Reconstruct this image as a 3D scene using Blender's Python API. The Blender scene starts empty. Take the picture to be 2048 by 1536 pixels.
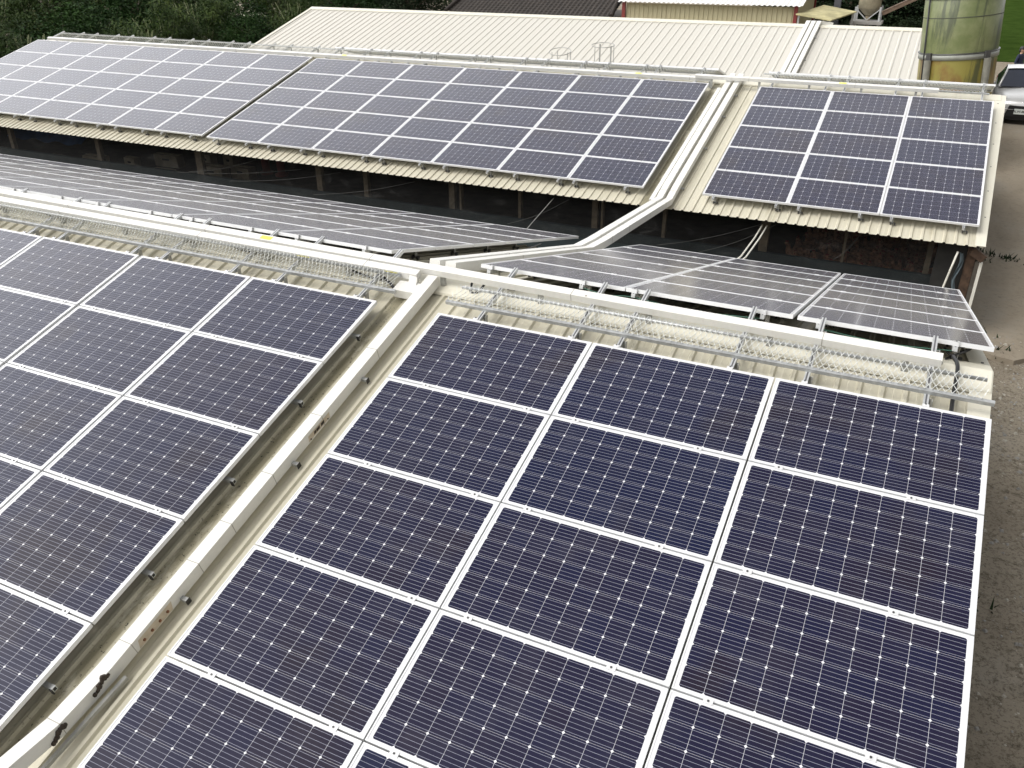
import bpy, bmesh, math, random
from mathutils import Vector, Matrix
random.seed(7)
R = math.radians
S = bpy.context.scene
COL = S.collection

# ------------------------------------------------------------------ camera, sky, sun, exposure
cam_d = bpy.data.cameras.new("camera"); cam = bpy.data.objects.new("camera", cam_d); COL.objects.link(cam); S.camera = cam
cam_d.sensor_width = 36.0; cam_d.lens = 36.0 * 1696.018 / 2048.0; cam_d.clip_start = 0.05; cam_d.clip_end = 2000
CAM = Vector((4.08653, -6.74657, 3.39445))
yaw, pit, rol = -0.451150, -0.493162, -0.007759
_f = Vector((math.sin(yaw) * math.cos(pit), math.cos(yaw) * math.cos(pit), math.sin(pit)))
_r = Vector((math.cos(yaw), -math.sin(yaw), 0)); _u = _r.cross(_f)
_r2 = _r * math.cos(rol) + _u * math.sin(rol); _u2 = _u * math.cos(rol) - _r * math.sin(rol)
cam.matrix_world = Matrix(((_r2.x, _u2.x, -_f.x, CAM.x), (_r2.y, _u2.y, -_f.y, CAM.y), (_r2.z, _u2.z, -_f.z, CAM.z), (0, 0, 0, 1)))

SUN_ROT, SUN_EL = R(218), R(55)
world = bpy.data.worlds.new("World"); S.world = world; world.use_nodes = True
wn = world.node_tree; bg = wn.nodes["Background"]
sky = wn.nodes.new("ShaderNodeTexSky"); sky.sky_type = 'NISHITA'; sky.sun_disc = False
sky.sun_elevation = SUN_EL; sky.sun_rotation = SUN_ROT; sky.air_density = 1.0; sky.dust_density = 6.0; sky.ozone_density = 1.0
hs = wn.nodes.new("ShaderNodeHueSaturation"); hs.inputs['Saturation'].default_value = 0.06
wn.links.new(sky.outputs[0], hs.inputs['Color']); bg.inputs[1].default_value = 0.15
# cloudy sky, gradient added for panel reflections: brighter low down and towards the treed side, duller overhead, with soft patches
tc = wn.nodes.new("ShaderNodeTexCoord"); sx = wn.nodes.new("ShaderNodeSeparateXYZ"); wn.links.new(tc.outputs['Generated'], sx.inputs[0])
mr = wn.nodes.new("ShaderNodeMapRange"); mr.interpolation_type = 'SMOOTHSTEP'; wn.links.new(sx.outputs[2], mr.inputs[0])
mr.inputs[1].default_value = 0.45; mr.inputs[2].default_value = 0.92; mr.inputs[3].default_value = 3.1; mr.inputs[4].default_value = 0.62
cn = wn.nodes.new("ShaderNodeTexNoise"); cn.inputs['Scale'].default_value = 2.2; cn.inputs['Detail'].default_value = 4; wn.links.new(tc.outputs['Generated'], cn.inputs['Vector'])
c2 = wn.nodes.new("ShaderNodeMath"); c2.operation = 'MULTIPLY_ADD'; wn.links.new(cn.outputs[0], c2.inputs[0]); c2.inputs[1].default_value = 0.9; c2.inputs[2].default_value = 0.55
c3 = wn.nodes.new("ShaderNodeMath"); c3.operation = 'MULTIPLY_ADD'; wd = wn.nodes.new("ShaderNodeVectorMath"); wd.operation = 'DOT_PRODUCT'; wn.links.new(tc.outputs['Generated'], wd.inputs[0]); wd.inputs[1].default_value = (-0.60, 0.80, 0.0)
wn.links.new(wd.outputs['Value'], c3.inputs[0]); c3.inputs[1].default_value = 0.75; c3.inputs[2].default_value = 1.0
m1 = wn.nodes.new("ShaderNodeMath"); m1.operation = 'MULTIPLY'; wn.links.new(mr.outputs[0], m1.inputs[0]); wn.links.new(c2.outputs[0], m1.inputs[1])
m2 = wn.nodes.new("ShaderNodeMath"); m2.operation = 'MULTIPLY'; wn.links.new(m1.outputs[0], m2.inputs[0]); wn.links.new(c3.outputs[0], m2.inputs[1])
vm = wn.nodes.new("ShaderNodeVectorMath"); vm.operation = 'SCALE'; wn.links.new(hs.outputs[0], vm.inputs[0]); wn.links.new(m2.outputs[0], vm.inputs['Scale'])
wn.links.new(vm.outputs[0], bg.inputs[0])
sun_d = bpy.data.lights.new("sun", 'SUN'); sun_d.energy = 1.0; sun_d.angle = R(18); sun_d.color = (1.0, 0.95, 0.86)
sun = bpy.data.objects.new("sun", sun_d); COL.objects.link(sun)
_sd = Vector((math.sin(SUN_ROT) * math.cos(SUN_EL), math.cos(SUN_ROT) * math.cos(SUN_EL), math.sin(SUN_EL)))
sun.rotation_euler = _sd.to_track_quat('Z', 'Y').to_euler()
S.view_settings.view_transform = 'Standard'; S.view_settings.look = 'None'; S.view_settings.exposure = -0.25; S.view_settings.gamma = 1.0
S.view_settings.use_curve_mapping = False
S.cycles.max_bounces = 8; S.cycles.transparent_max_bounces = 12; S.cycles.use_denoising = True
S.cycles.caustics_reflective = False; S.cycles.caustics_refractive = False

# ------------------------------------------------------------------ materials
def nodes(name):
    m = bpy.data.materials.new(name); m.use_nodes = True
    return m, m.node_tree, m.node_tree.nodes["Principled BSDF"]
def N(t, kind, **kw):
    n = t.nodes.new(kind)
    for k, v in kw.items(): setattr(n, k, v)
    return n
def V(t, sock, v):
    if hasattr(v, 'node') or isinstance(v, bpy.types.NodeSocket): t.links.new(v, sock)
    else: sock.default_value = v
def M(t, op, a, b=None, c=None, clamp=False):
    n = N(t, 'ShaderNodeMath', operation=op, use_clamp=clamp); V(t, n.inputs[0], a)
    if b is not None: V(t, n.inputs[1], b)
    if c is not None: V(t, n.inputs[2], c)
    return n.outputs[0]
def MIX(t, f, a, b, blend='MIX'):
    n = N(t, 'ShaderNodeMix', data_type='RGBA', blend_type=blend)
    V(t, n.inputs[0], f); V(t, n.inputs[6], a if not isinstance(a, tuple) else (*a, 1)[:4]); V(t, n.inputs[7], b if not isinstance(b, tuple) else (*b, 1)[:4])
    return n.outputs[2]
def NOISE(t, scale, detail=4, rough=0.55, vec=None, dist=0.0):
    n = N(t, 'ShaderNodeTexNoise'); n.inputs['Scale'].default_value = scale; n.inputs['Detail'].default_value = detail
    n.inputs['Roughness'].default_value = rough; n.inputs['Distortion'].default_value = dist
    if vec is not None: t.links.new(vec, n.inputs['Vector'])
    return n.outputs[0]
def RAMP(t, f, stops):
    n = N(t, 'ShaderNodeValToRGB'); V(t, n.inputs[0], f); e = n.color_ramp.elements
    while len(e) < len(stops): e.new(0.5)
    for el, (p, c) in zip(e, stops): el.position = p; el.color = (*c, 1) if len(c) == 3 else c
    return n.outputs[0]
def SMOOTH(t, x, lo, hi):
    n = N(t, 'ShaderNodeMapRange', interpolation_type='SMOOTHSTEP'); V(t, n.inputs[0], x); n.inputs[1].default_value = lo; n.inputs[2].default_value = hi
    return n.outputs[0]
def POS(t): return N(t, 'ShaderNodeNewGeometry').outputs['Position']
def OBJ(t): return N(t, 'ShaderNodeTexCoord').outputs['Object']
def MAPV(t, vec, scale):
    n = N(t, 'ShaderNodeMapping'); n.inputs['Scale'].default_value = scale; t.links.new(vec, n.inputs[0]); return n.outputs[0]
def BUMP(t, b, h, strength=0.3, dist=0.01):
    n = N(t, 'ShaderNodeBump'); n.inputs['Strength'].default_value = strength; n.inputs['Distance'].default_value = dist
    t.links.new(h, n.inputs['Height']); t.links.new(n.outputs[0], b.inputs['Normal'])
def simple(name, col, rough=0.5, metal=0.0, var=0.15, scale=6.0, spec=0.5, bump=0.0):
    m, t, b = nodes(name); n = NOISE(t, scale, 5, 0.6, POS(t))
    lo = tuple(c * (1 - var) for c in col); hi = tuple(min(1, c * (1 + var)) for c in col)
    t.links.new(RAMP(t, n, [(0.3, lo), (0.7, hi)]), b.inputs['Base Color'])
    b.inputs['Roughness'].default_value = rough; b.inputs['Metallic'].default_value = metal; b.inputs['Specular IOR Level'].default_value = spec
    if bump: BUMP(t, b, n, bump)
    return m

def mat_cells():
    m, t, b = nodes("solar_cells"); o = OBJ(t); sp = N(t, 'ShaderNodeSeparateXYZ'); t.links.new(o, sp.inputs[0])
    P = 0.1575
    x = M(t, 'ADD', sp.outputs[0], 5 * P); y = M(t, 'ADD', sp.outputs[1], 3 * P)
    cx = M(t, 'FLOOR', M(t, 'DIVIDE', x, P)); cy = M(t, 'FLOOR', M(t, 'DIVIDE', y, P))
    ax = M(t, 'ABSOLUTE', M(t, 'SUBTRACT', M(t, 'SUBTRACT', x, M(t, 'MULTIPLY', cx, P)), P / 2))
    fy = M(t, 'SUBTRACT', M(t, 'SUBTRACT', y, M(t, 'MULTIPLY', cy, P)), P / 2); ay = M(t, 'ABSOLUTE', fy)
    inside = M(t, 'MULTIPLY', M(t, 'LESS_THAN', M(t, 'ABSOLUTE', sp.outputs[0]), 5 * P), M(t, 'LESS_THAN', M(t, 'ABSOLUTE', sp.outputs[1]), 3 * P))
    cell = M(t, 'MULTIPLY', M(t, 'LESS_THAN', ax, P / 2 - 0.0012), M(t, 'LESS_THAN', ay, P / 2 - 0.0008))
    diam = M(t, 'GREATER_THAN', M(t, 'ADD', ax, ay), P - 0.0112); cell = M(t, 'MULTIPLY', cell, M(t, 'SUBTRACT', 1.0, diam)); cell = M(t, 'MULTIPLY', cell, inside)
    by = M(t, 'ABSOLUTE', M(t, 'SUBTRACT', M(t, 'FRACT', M(t, 'DIVIDE', M(t, 'ADD', fy, P / 2), P / 5)), 0.5))
    bus = M(t, 'LESS_THAN', by, 0.0010 / (P / 5))
    oi = N(t, 'ShaderNodeObjectInfo'); rnd = oi.outputs['Random']
    cv = N(t, 'ShaderNodeCombineXYZ'); t.links.new(cx, cv.inputs[0]); t.links.new(cy, cv.inputs[1]); t.links.new(M(t, 'MULTIPLY', rnd, 91.0), cv.inputs[2])
    wnz = N(t, 'ShaderNodeTexWhiteNoise', noise_dimensions='3D'); t.links.new(cv.outputs[0], wnz.inputs[0])
    base = MIX(t, rnd, (0.008, 0.009, 0.032), (0.014, 0.011, 0.028))
    base = MIX(t, M(t, 'MULTIPLY', wnz.outputs[0], 0.5), base, (0.007, 0.010, 0.040))
    big = NOISE(t, 0.9, 3, 0.6, POS(t)); base = MIX(t, M(t, 'MULTIPLY', SMOOTH(t, big, 0.52, 0.72), 0.6), base, (0.019, 0.013, 0.018))
    colr = MIX(t, bus, base, (0.32, 0.33, 0.41)); sheet = MIX(t, M(t, 'MULTIPLY', inside, M(t, 'SUBTRACT', 1.0, diam)), (0.70, 0.70, 0.72), (0.50, 0.50, 0.54)); colr = MIX(t, cell, sheet, colr)
    # dust film and bird specks
    dn = NOISE(t, 3.0, 6, 0.65, POS(t)); colr = MIX(t, M(t, 'MULTIPLY', SMOOTH(t, dn, 0.45, 0.8), 0.03), colr, (0.45, 0.42, 0.38))
    vo = N(t, 'ShaderNodeTexVoronoi'); vo.inputs['Scale'].default_value = 2.6; t.links.new(POS(t), vo.inputs['Vector'])
    vr = N(t, 'ShaderNodeSeparateColor'); t.links.new(vo.outputs['Color'], vr.inputs[0])
    speck = M(t, 'MULTIPLY', M(t, 'LESS_THAN', M(t, 'ADD', vo.outputs['Distance'], M(t, 'MULTIPLY', NOISE(t, 90, 3, 0.6, POS(t)), 0.03)), 0.033), M(t, 'GREATER_THAN', vr.outputs[0], 0.8))
    colr = MIX(t, M(t, 'MULTIPLY', speck, 0.7), colr, (0.55, 0.54, 0.5))
    t.links.new(colr, b.inputs['Base Color'])
    b.inputs['Roughness'].default_value = 0.16; b.inputs['IOR'].default_value = 1.5; b.inputs['Specular IOR Level'].default_value = 0.40
    b.inputs['Sheen Weight'].default_value = 0.11; b.inputs['Sheen Roughness'].default_value = 0.35; b.inputs['Sheen Tint'].default_value = (1, 0.97, 0.94, 1)
    return m

def mat_sheet(name, col, dirt, amount=0.5, strip=False):
    m, t, b = nodes(name); p = POS(t)
    st = NOISE(t, 1.0, 6, 0.65, MAPV(t, p, (9.0, 0.55, 0.55))); blot = NOISE(t, 1.4, 6, 0.7, p); fine = NOISE(t, 26.0, 4, 0.6, p)
    d = M(t, 'MULTIPLY', SMOOTH(t, st, 0.50, 0.78), M(t, 'MULTIPLY', SMOOTH(t, blot, 0.32, 0.66), amount))
    c = MIX(t, SMOOTH(t, fine, 0.3, 0.75), tuple(x * 0.95 for x in col), col); c = MIX(t, d, c, dirt)
    if strip:                                                       # algae and panel-edge shade painted together in the trough beside the ducts
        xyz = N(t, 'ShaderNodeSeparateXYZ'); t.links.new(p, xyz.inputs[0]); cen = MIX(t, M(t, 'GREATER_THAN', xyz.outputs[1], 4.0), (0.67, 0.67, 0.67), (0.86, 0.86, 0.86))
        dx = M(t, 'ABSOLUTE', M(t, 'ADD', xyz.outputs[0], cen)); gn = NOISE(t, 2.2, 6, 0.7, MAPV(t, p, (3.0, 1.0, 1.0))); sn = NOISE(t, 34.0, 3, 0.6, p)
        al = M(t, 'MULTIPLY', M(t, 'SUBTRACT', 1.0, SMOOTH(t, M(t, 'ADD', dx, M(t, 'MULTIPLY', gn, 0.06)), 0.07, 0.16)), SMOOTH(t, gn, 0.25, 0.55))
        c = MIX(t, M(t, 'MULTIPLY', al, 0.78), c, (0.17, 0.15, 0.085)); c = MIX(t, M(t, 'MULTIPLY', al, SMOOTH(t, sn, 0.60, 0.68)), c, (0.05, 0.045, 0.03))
    # rusty pin specks
    vo = N(t, 'ShaderNodeTexVoronoi'); vo.inputs['Scale'].default_value = 3.1; t.links.new(p, vo.inputs['Vector'])
    vr = N(t, 'ShaderNodeSeparateColor'); t.links.new(vo.outputs['Color'], vr.inputs[0])
    sp = M(t, 'MULTIPLY', M(t, 'LESS_THAN', vo.outputs['Distance'], 0.045), M(t, 'GREATER_THAN', vr.outputs[1], 0.72))
    c = MIX(t, M(t, 'MULTIPLY', sp, 0.75), c, (0.16, 0.12, 0.08)); t.links.new(c, b.inputs['Base Color'])
    b.inputs['Roughness'].default_value = 0.42; b.inputs['Specular IOR Level'].default_value = 0.35
    return m

CELLS = mat_cells()
FRAME = simple("anodised_frame", (0.74, 0.745, 0.75), 0.38, 0.15, 0.05, 9)
CLAMP = simple("clamp_aluminium", (0.74, 0.74, 0.74), 0.4, 0.2, 0.06, 30)
BOLT = simple("dark_bolt", (0.10, 0.10, 0.10), 0.4, 0.6, 0.2, 40)
ALU = simple("rail_aluminium", (0.62, 0.63, 0.63), 0.38, 0.45, 0.12, 20)
GALV = simple("galvanised_steel", (0.50, 0.51, 0.51), 0.45, 0.5, 0.25, 14)
POSTM = simple("post_galvanised", (0.40, 0.40, 0.38), 0.5, 0.35, 0.2, 10)
WIRE = simple("galvanised_wire", (0.62, 0.63, 0.60), 0.5, 0.25, 0.15, 30)
TRUNK = mat_sheet("white_duct_paint", (0.76, 0.75, 0.71), (0.42, 0.38, 0.30), 0.35)
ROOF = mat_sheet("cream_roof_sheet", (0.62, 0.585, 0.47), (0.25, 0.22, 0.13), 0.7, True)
ROOF2 = mat_sheet("pale_roof_sheet", (0.585, 0.56, 0.50), (0.48, 0.44, 0.34), 0.35)
VERGE = mat_sheet("cream_flashing", (0.72, 0.69, 0.58), (0.40, 0.36, 0.26), 0.4)
GUTTERDIRT = simple("algae_grime", (0.12, 0.105, 0.055), 0.8, 0, 0.55, 11)
BLACK = simple("black_cable", (0.012, 0.012, 0.013), 0.5, 0, 0.1, 20)
DARK = simple("dark_gap", (0.02, 0.02, 0.02), 0.8, 0, 0.1, 8)
SLOT = simple("slot_grey", (0.12, 0.12, 0.13), 0.6, 0, 0.1, 8)
WOOD = simple("weathered_wood", (0.15, 0.12, 0.08), 0.8, 0, 0.35, 7)
RUSTW = simple("rusty_post", (0.075, 0.045, 0.028), 0.85, 0.1, 0.5, 9)
CONC = simple("grey_concrete", (0.30, 0.29, 0.27), 0.9, 0, 0.2, 3)
TEAL = simple("teal_tarp", (0.022, 0.034, 0.037), 0.6, 0, 0.3, 4)
BLUE = simple("blue_tarp", (0.05, 0.13, 0.30), 0.5, 0, 0.3, 4)
PIPE = simple("white_pipe", (0.72, 0.70, 0.62), 0.45, 0, 0.08, 6)
YELLOW = simple("yellow_sticker", (0.80, 0.72, 0.10), 0.5, 0, 0.06, 20)
MASTIC = simple("dark_mastic", (0.045, 0.032, 0.022), 0.8, 0, 0.6, 50)
BEIGE = simple("beige_patch", (0.55, 0.47, 0.36), 0.7, 0, 0.12, 18)
RED = simple("red_steel", (0.22, 0.035, 0.03), 0.5, 0, 0.2, 4)
GREENW = simple("green_wire", (0.05, 0.16, 0.11), 0.5, 0, 0.1, 4)
CLAD = mat_sheet("cream_cladding", (0.52, 0.47, 0.30), (0.25, 0.21, 0.12), 0.5)
MOSSY = simple("mossy_sheet", (0.40, 0.36, 0.19), 0.8, 0, 0.4, 1.6)
CARTON = simple("pale_carton", (0.42, 0.36, 0.25), 0.8, 0, 0.25, 5)
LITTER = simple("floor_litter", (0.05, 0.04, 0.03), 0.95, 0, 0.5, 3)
JOINT = simple("joint_line", (0.36, 0.34, 0.30), 0.6)
CORD = simple("grey_cord", (0.10, 0.10, 0.095), 0.8)
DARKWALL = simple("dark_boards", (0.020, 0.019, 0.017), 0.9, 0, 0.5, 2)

def mat_ground():
    m, t, b = nodes("yard_dirt"); p = POS(t)
    a = NOISE(t, 0.35, 6, 0.65, p); g = NOISE(t, 6.5, 7, 0.78, p); f = NOISE(t, 60.0, 5, 0.8, p); k = NOISE(t, 24.0, 5, 0.8, p)
    c = RAMP(t, a, [(0.30, (0.22, 0.185, 0.14)), (0.52, (0.31, 0.27, 0.21)), (0.75, (0.36, 0.33, 0.28))])
    c = MIX(t, M(t, 'MULTIPLY', SMOOTH(t, k, 0.50, 0.60), 0.6), c, (0.075, 0.06, 0.042)); c = MIX(t, M(t, 'MULTIPLY', SMOOTH(t, g, 0.52, 0.66), 0.7), c, (0.07, 0.055, 0.036)); c = MIX(t, M(t, 'MULTIPLY', SMOOTH(t, f, 0.54, 0.64), 0.6), c, (0.36, 0.32, 0.26))
    t.links.new(c, b.inputs['Base Color']); b.inputs['Roughness'].default_value = 0.95; b.inputs['Specular IOR Level'].default_value = 0.1
    BUMP(t, b, M(t, 'ADD', g, M(t, 'MULTIPLY', f, 0.5)), 0.9, 0.03); return m
def mat_path():
    m, t, b = nodes("worn_concrete"); p = POS(t)
    a = NOISE(t, 0.5, 6, 0.7, MAPV(t, p, (1.0, 0.5, 1))); g = NOISE(t, 11, 5, 0.7, p); lines = NOISE(t, 1.0, 4, 0.6, MAPV(t, p, (0.8, 9.0, 1)))
    c = RAMP(t, a, [(0.3, (0.20, 0.165, 0.12)), (0.55, (0.28, 0.24, 0.185)), (0.8, (0.32, 0.30, 0.26))])
    c = MIX(t, M(t, 'MULTIPLY', SMOOTH(t, g, 0.5, 0.75), 0.45), c, (0.09, 0.075, 0.055)); c = MIX(t, M(t, 'MULTIPLY', SMOOTH(t, lines, 0.5, 0.7), 0.35), c, (0.24, 0.215, 0.17))
    t.links.new(c, b.inputs['Base Color']); b.inputs['Roughness'].default_value = 0.9; b.inputs['Specular IOR Level'].default_value = 0.1; BUMP(t, b, g, 0.4, 0.01); return m
def mat_net():
    m, t, b = nodes("black_netting"); p = POS(t)
    folds = NOISE(t, 1.0, 5, 0.65, MAPV(t, p, (1.1, 1.0, 2.6)), 1.6); c = MIX(t, SMOOTH(t, folds, 0.52, 0.74), (0.010, 0.010, 0.010), (0.07, 0.07, 0.068))
    t.links.new(c, b.inputs['Base Color']); b.inputs['Roughness'].default_value = 0.9
    tr = N(t, 'ShaderNodeBsdfTransparent'); mx = N(t, 'ShaderNodeMixShader'); out = t.nodes['Material Output']
    mx.inputs[0].default_value = 0.42
    t.links.new(tr.outputs[0], mx.inputs[1]); t.links.new(b.outputs[0], mx.inputs[2]); t.links.new(mx.outputs[0], out.inputs[0]); return m
def mat_leaf(name, a, c, d):
    m, t, b = nodes(name); oi = N(t, 'ShaderNodeObjectInfo'); n = NOISE(t, 0.55, 5, 0.7, POS(t)); n2 = NOISE(t, 7.0, 3, 0.6, POS(t))
    col = RAMP(t, n, [(0.3, a), (0.5, c), (0.72, d)]); col = MIX(t, M(t, 'MULTIPLY', n2, 0.35), col, tuple(x * 1.7 for x in c))
    t.links.new(col, b.inputs['Base Color']); b.inputs['Roughness'].default_value = 0.7; b.inputs['Specular IOR Level'].default_value = 0.12; return m
def mat_silo():
    m, t, b = nodes("green_tank_shell"); p = OBJ(t); sp = N(t, 'ShaderNodeSeparateXYZ'); t.links.new(p, sp.inputs[0])
    st = NOISE(t, 1.0, 6, 0.65, MAPV(t, p, (3.2, 3.2, 0.32))); bl = NOISE(t, 1.7, 5, 0.65, p)
    c = MIX(t, SMOOTH(t, bl, 0.35, 0.7), (0.13, 0.155, 0.06), (0.20, 0.215, 0.105))
    low = SMOOTH(t, M(t, 'SUBTRACT', 3.62, sp.outputs[2]), 0.0, 0.12)
    c = MIX(t, low, c, (0.24, 0.21, 0.05)); ru = NOISE(t, 1.1, 4, 0.6, MAPV(t, p, (1, 1, 0.7)))
    c = MIX(t, M(t, 'MULTIPLY', low, SMOOTH(t, ru, 0.45, 0.62)), c, (0.19, 0.105, 0.03))
    c = MIX(t, M(t, 'MULTIPLY', SMOOTH(t, st, 0.50, 0.63), 0.8), c, (0.045, 0.055, 0.03))
    t.links.new(c, b.inputs['Base Color']); b.inputs['Roughness'].default_value = 0.35; return m
def mat_tiles():
    m, t, b = nodes("brown_roof_tiles"); n = NOISE(t, 3.0, 5, 0.7, POS(t))
    t.links.new(RAMP(t, n, [(0.3, (0.016, 0.012, 0.0095)), (0.7, (0.042, 0.032, 0.025))]), b.inputs['Base Color']); b.inputs['Roughness'].default_value = 0.75; return m
def mat_lawn():
    m, t, b = nodes("lawn_green"); n = NOISE(t, 1.2, 6, 0.7, POS(t))
    t.links.new(RAMP(t, n, [(0.3, (0.022, 0.042, 0.008)), (0.7, (0.045, 0.075, 0.016))]), b.inputs['Base Color']); b.inputs['Roughness'].default_value = 0.9; b.inputs['Specular IOR Level'].default_value = 0.0; return m
GROUND, PATH, NET, SILO, TILES, LAWN = mat_ground(), mat_path(), mat_net(), mat_silo(), mat_tiles(), mat_lawn()
LEAF_A = mat_leaf("bamboo_leaves", (0.008, 0.017, 0.004), (0.030, 0.054, 0.012), (0.105, 0.135, 0.036))
LEAF_B = mat_leaf("broad_leaves", (0.005, 0.014, 0.004), (0.018, 0.046, 0.010), (0.055, 0.105, 0.024))
LEAF_C = mat_leaf("dark_leaves", (0.010, 0.018, 0.008), (0.016, 0.028, 0.012), (0.03, 0.045, 0.018))

# ------------------------------------------------------------------ mesh helpers
class MB:
    """Collects shapes (world or local coordinates) and links them as ONE mesh object."""
    def __init__(s): s.v = []; s.f = []; s.m = []; s.sm = []
    def add(s, vs, fs, mi=0, smooth=False):
        o = len(s.v); s.v += [tuple(v) for v in vs]; s.f += [tuple(o + i for i in f) for f in fs]; s.m += [mi] * len(fs); s.sm += [smooth] * len(fs)
    def box(s, c, size, mi=0, mat=None):
        x, y, z = size[0] / 2, size[1] / 2, size[2] / 2; c = Vector(c)
        vs = [Vector((a * x, b_ * y, d * z)) for a in (-1, 1) for b_ in (-1, 1) for d in (-1, 1)]
        if mat is not None: vs = [mat @ v for v in vs]
        s.add([c + v for v in vs], [(0, 1, 3, 2), (4, 6, 7, 5), (0, 4, 5, 1), (2, 3, 7, 6), (0, 2, 6, 4), (1, 5, 7, 3)], mi)
    def bar(s, p, q, w, h, up=(0, 0, 1), mi=0):
        """box beam from p to q: w across, h along `up` (p and q on its centre line)"""
        p, q = Vector(p), Vector(q); d = (q - p).normalized(); a = d.cross(Vector(up)).normalized(); u = a.cross(d).normalized()
        vs = []
        for e in (p, q):
            for sa, su in ((-1, -1), (1, -1), (1, 1), (-1, 1)): vs.append(e + a * (sa * w / 2) + u * (su * h / 2))
        s.add(vs, [(0, 1, 2, 3), (7, 6, 5, 4), (0, 4, 5, 1), (1, 5, 6, 2), (2, 6, 7, 3), (3, 7, 4, 0)], mi)
    def beam(s, pts, w, h, side=(1, 0, 0), mi=0):
        """mitred box duct along pts, w along `side`, h across; pts on the centre of its underside"""
        pts = [Vector(p) for p in pts]; sd = Vector(side); vs = []
        for i, p in enumerate(pts):
            d = ((pts[min(i + 1, len(pts) - 1)] - p).normalized() if i < len(pts) - 1 else Vector()) + ((p - pts[i - 1]).normalized() if i else Vector())
            d.normalize(); n = sd.cross(d); n = n if n.z > 0 else -n
            dd = (pts[i + 1] - p).normalized() if i < len(pts) - 1 else (p - pts[i - 1]).normalized()
            k = 1 / max(0.3, abs(n.normalized().dot(sd.cross(dd).normalized())))
            n = n.normalized() * h * k
            vs += [p - sd * w / 2, p + sd * w / 2, p + sd * w / 2 + n, p - sd * w / 2 + n]
        L = len(pts); fs = [(0, 1, 2, 3), tuple(4 * (L - 1) + i for i in (3, 2, 1, 0))]
        for i in range(L - 1):
            for k in range(4): fs.append((4 * i + k, 4 * i + (k + 1) % 4, 4 * i + 4 + (k + 1) % 4, 4 * i + 4 + k))
        s.add(vs, fs, mi)
    def tube(s, pts, r, n=8, mi=0, cap=True, smooth=True):
        pts = [Vector(p) for p in pts]; vs = []; prev = None
        for i, p in enumerate(pts):
            d = (pts[min(i + 1, len(pts) - 1)] - pts[max(i - 1, 0)]).normalized()
            if prev is None: prev = d.orthogonal().normalized()
            a = (prev - d * prev.dot(d)).normalized(); b_ = d.cross(a); prev = a
            rr = r[i] if isinstance(r, (list, tuple)) else r
            vs += [p + a * rr * math.cos(2 * math.pi * k / n) + b_ * rr * math.sin(2 * math.pi * k / n) for k in range(n)]
        fs = []
        for i in range(len(pts) - 1):
            for k in range(n): fs.append((i * n + k, i * n + (k + 1) % n, (i + 1) * n + (k + 1) % n, (i + 1) * n + k))
        s.add(vs, fs, mi, smooth)
        if cap: s.add(vs[:n], [tuple(range(n))[::-1]], mi); s.add(vs[-n:], [tuple(range(n))], mi)
    def lathe(s, c, prof, n=32, mi=0, smooth=True, axis=None):
        """prof: (radius, height) pairs round the vertical through c"""
        c = Vector(c); vs = []
        for r, h in prof:
            for k in range(n):
                v = Vector((r * math.cos(2 * math.pi * k / n), r * math.sin(2 * math.pi * k / n), h))
                vs.append(c + (axis @ v if axis is not None else v))
        fs = [(i * n + k, i * n + (k + 1) % n, (i + 1) * n + (k + 1) % n, (i + 1) * n + k) for i in range(len(prof) - 1) for k in range(n)]
        s.add(vs, fs, mi, smooth)
    def ball(s, c, r, mi=0, n=10, m=7, mat=None):
        c = Vector(c); r = (r, r, r) if not isinstance(r, (tuple, list)) else r; vs = []; fs = []
        for i in range(m + 1):
            th = math.pi * i / m
            for k in range(n):
                ph = 2 * math.pi * k / n; v = Vector((r[0] * math.sin(th) * math.cos(ph), r[1] * math.sin(th) * math.sin(ph), r[2] * math.cos(th)))
                vs.append(c + (mat @ v if mat is not None else v))
        for i in range(m):
            for k in range(n): fs.append((i * n + k, (i + 1) * n + k, (i + 1) * n + (k + 1) % n, i * n + (k + 1) % n))
        s.add(vs, fs, mi, True)
    def grid(s, fn, nu, nv, mi=0, smooth=False):
        vs = [fn(i / nu, j / nv) for j in range(nv + 1) for i in range(nu + 1)]
        s.add(vs, [(j * (nu + 1) + i, j * (nu + 1) + i + 1, (j + 1) * (nu + 1) + i + 1, (j + 1) * (nu + 1) + i) for j in range(nv) for i in range(nu)], mi, smooth)
    def mesh(s, name, mats, origin=(0, 0, 0)):
        o = Vector(origin); me = bpy.data.meshes.new(name); me.from_pydata([Vector(v) - o for v in s.v], [], s.f)
        for m in (mats if isinstance(mats, (list, tuple)) else [mats]): me.materials.append(m)
        me.polygons.foreach_set("material_index", s.m); me.polygons.foreach_set("use_smooth", s.sm); me.update()
        bm = bmesh.new(); bm.from_mesh(me); bmesh.ops.remove_doubles(bm, verts=bm.verts, dist=1e-5); bmesh.ops.recalc_face_normals(bm, faces=bm.faces); bm.to_mesh(me); bm.free()
        return me
    def build(s, name, mats, parent=None, origin=None):
        o = origin if origin is not None else (tuple(parent['_w']) if parent is not None and '_w' in parent else (0, 0, 0))
        ob = bpy.data.objects.new(name, s.mesh(name, mats, o)); COL.objects.link(ob)
        if parent is not None: ob.parent = parent; ob['_w'] = o
        else: ob.location = o
        return ob
def tag(o, label=None, cat=None, group=None, kind=None):
    for k, v in (("label", label), ("category", cat), ("group", group), ("kind", kind)):
        if v: o[k] = v
    return o
def thing(name, loc, label, cat, group=None):
    """Empty at a thing's base; parts are given in world coordinates and shifted to it"""
    o = bpy.data.objects.new(name, None); COL.objects.link(o); o.location = loc; o['_w'] = tuple(loc); o.empty_display_size = 0.2
    return tag(o, label, cat, group)
def sub(parent, child): child.parent = parent; return child
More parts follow.
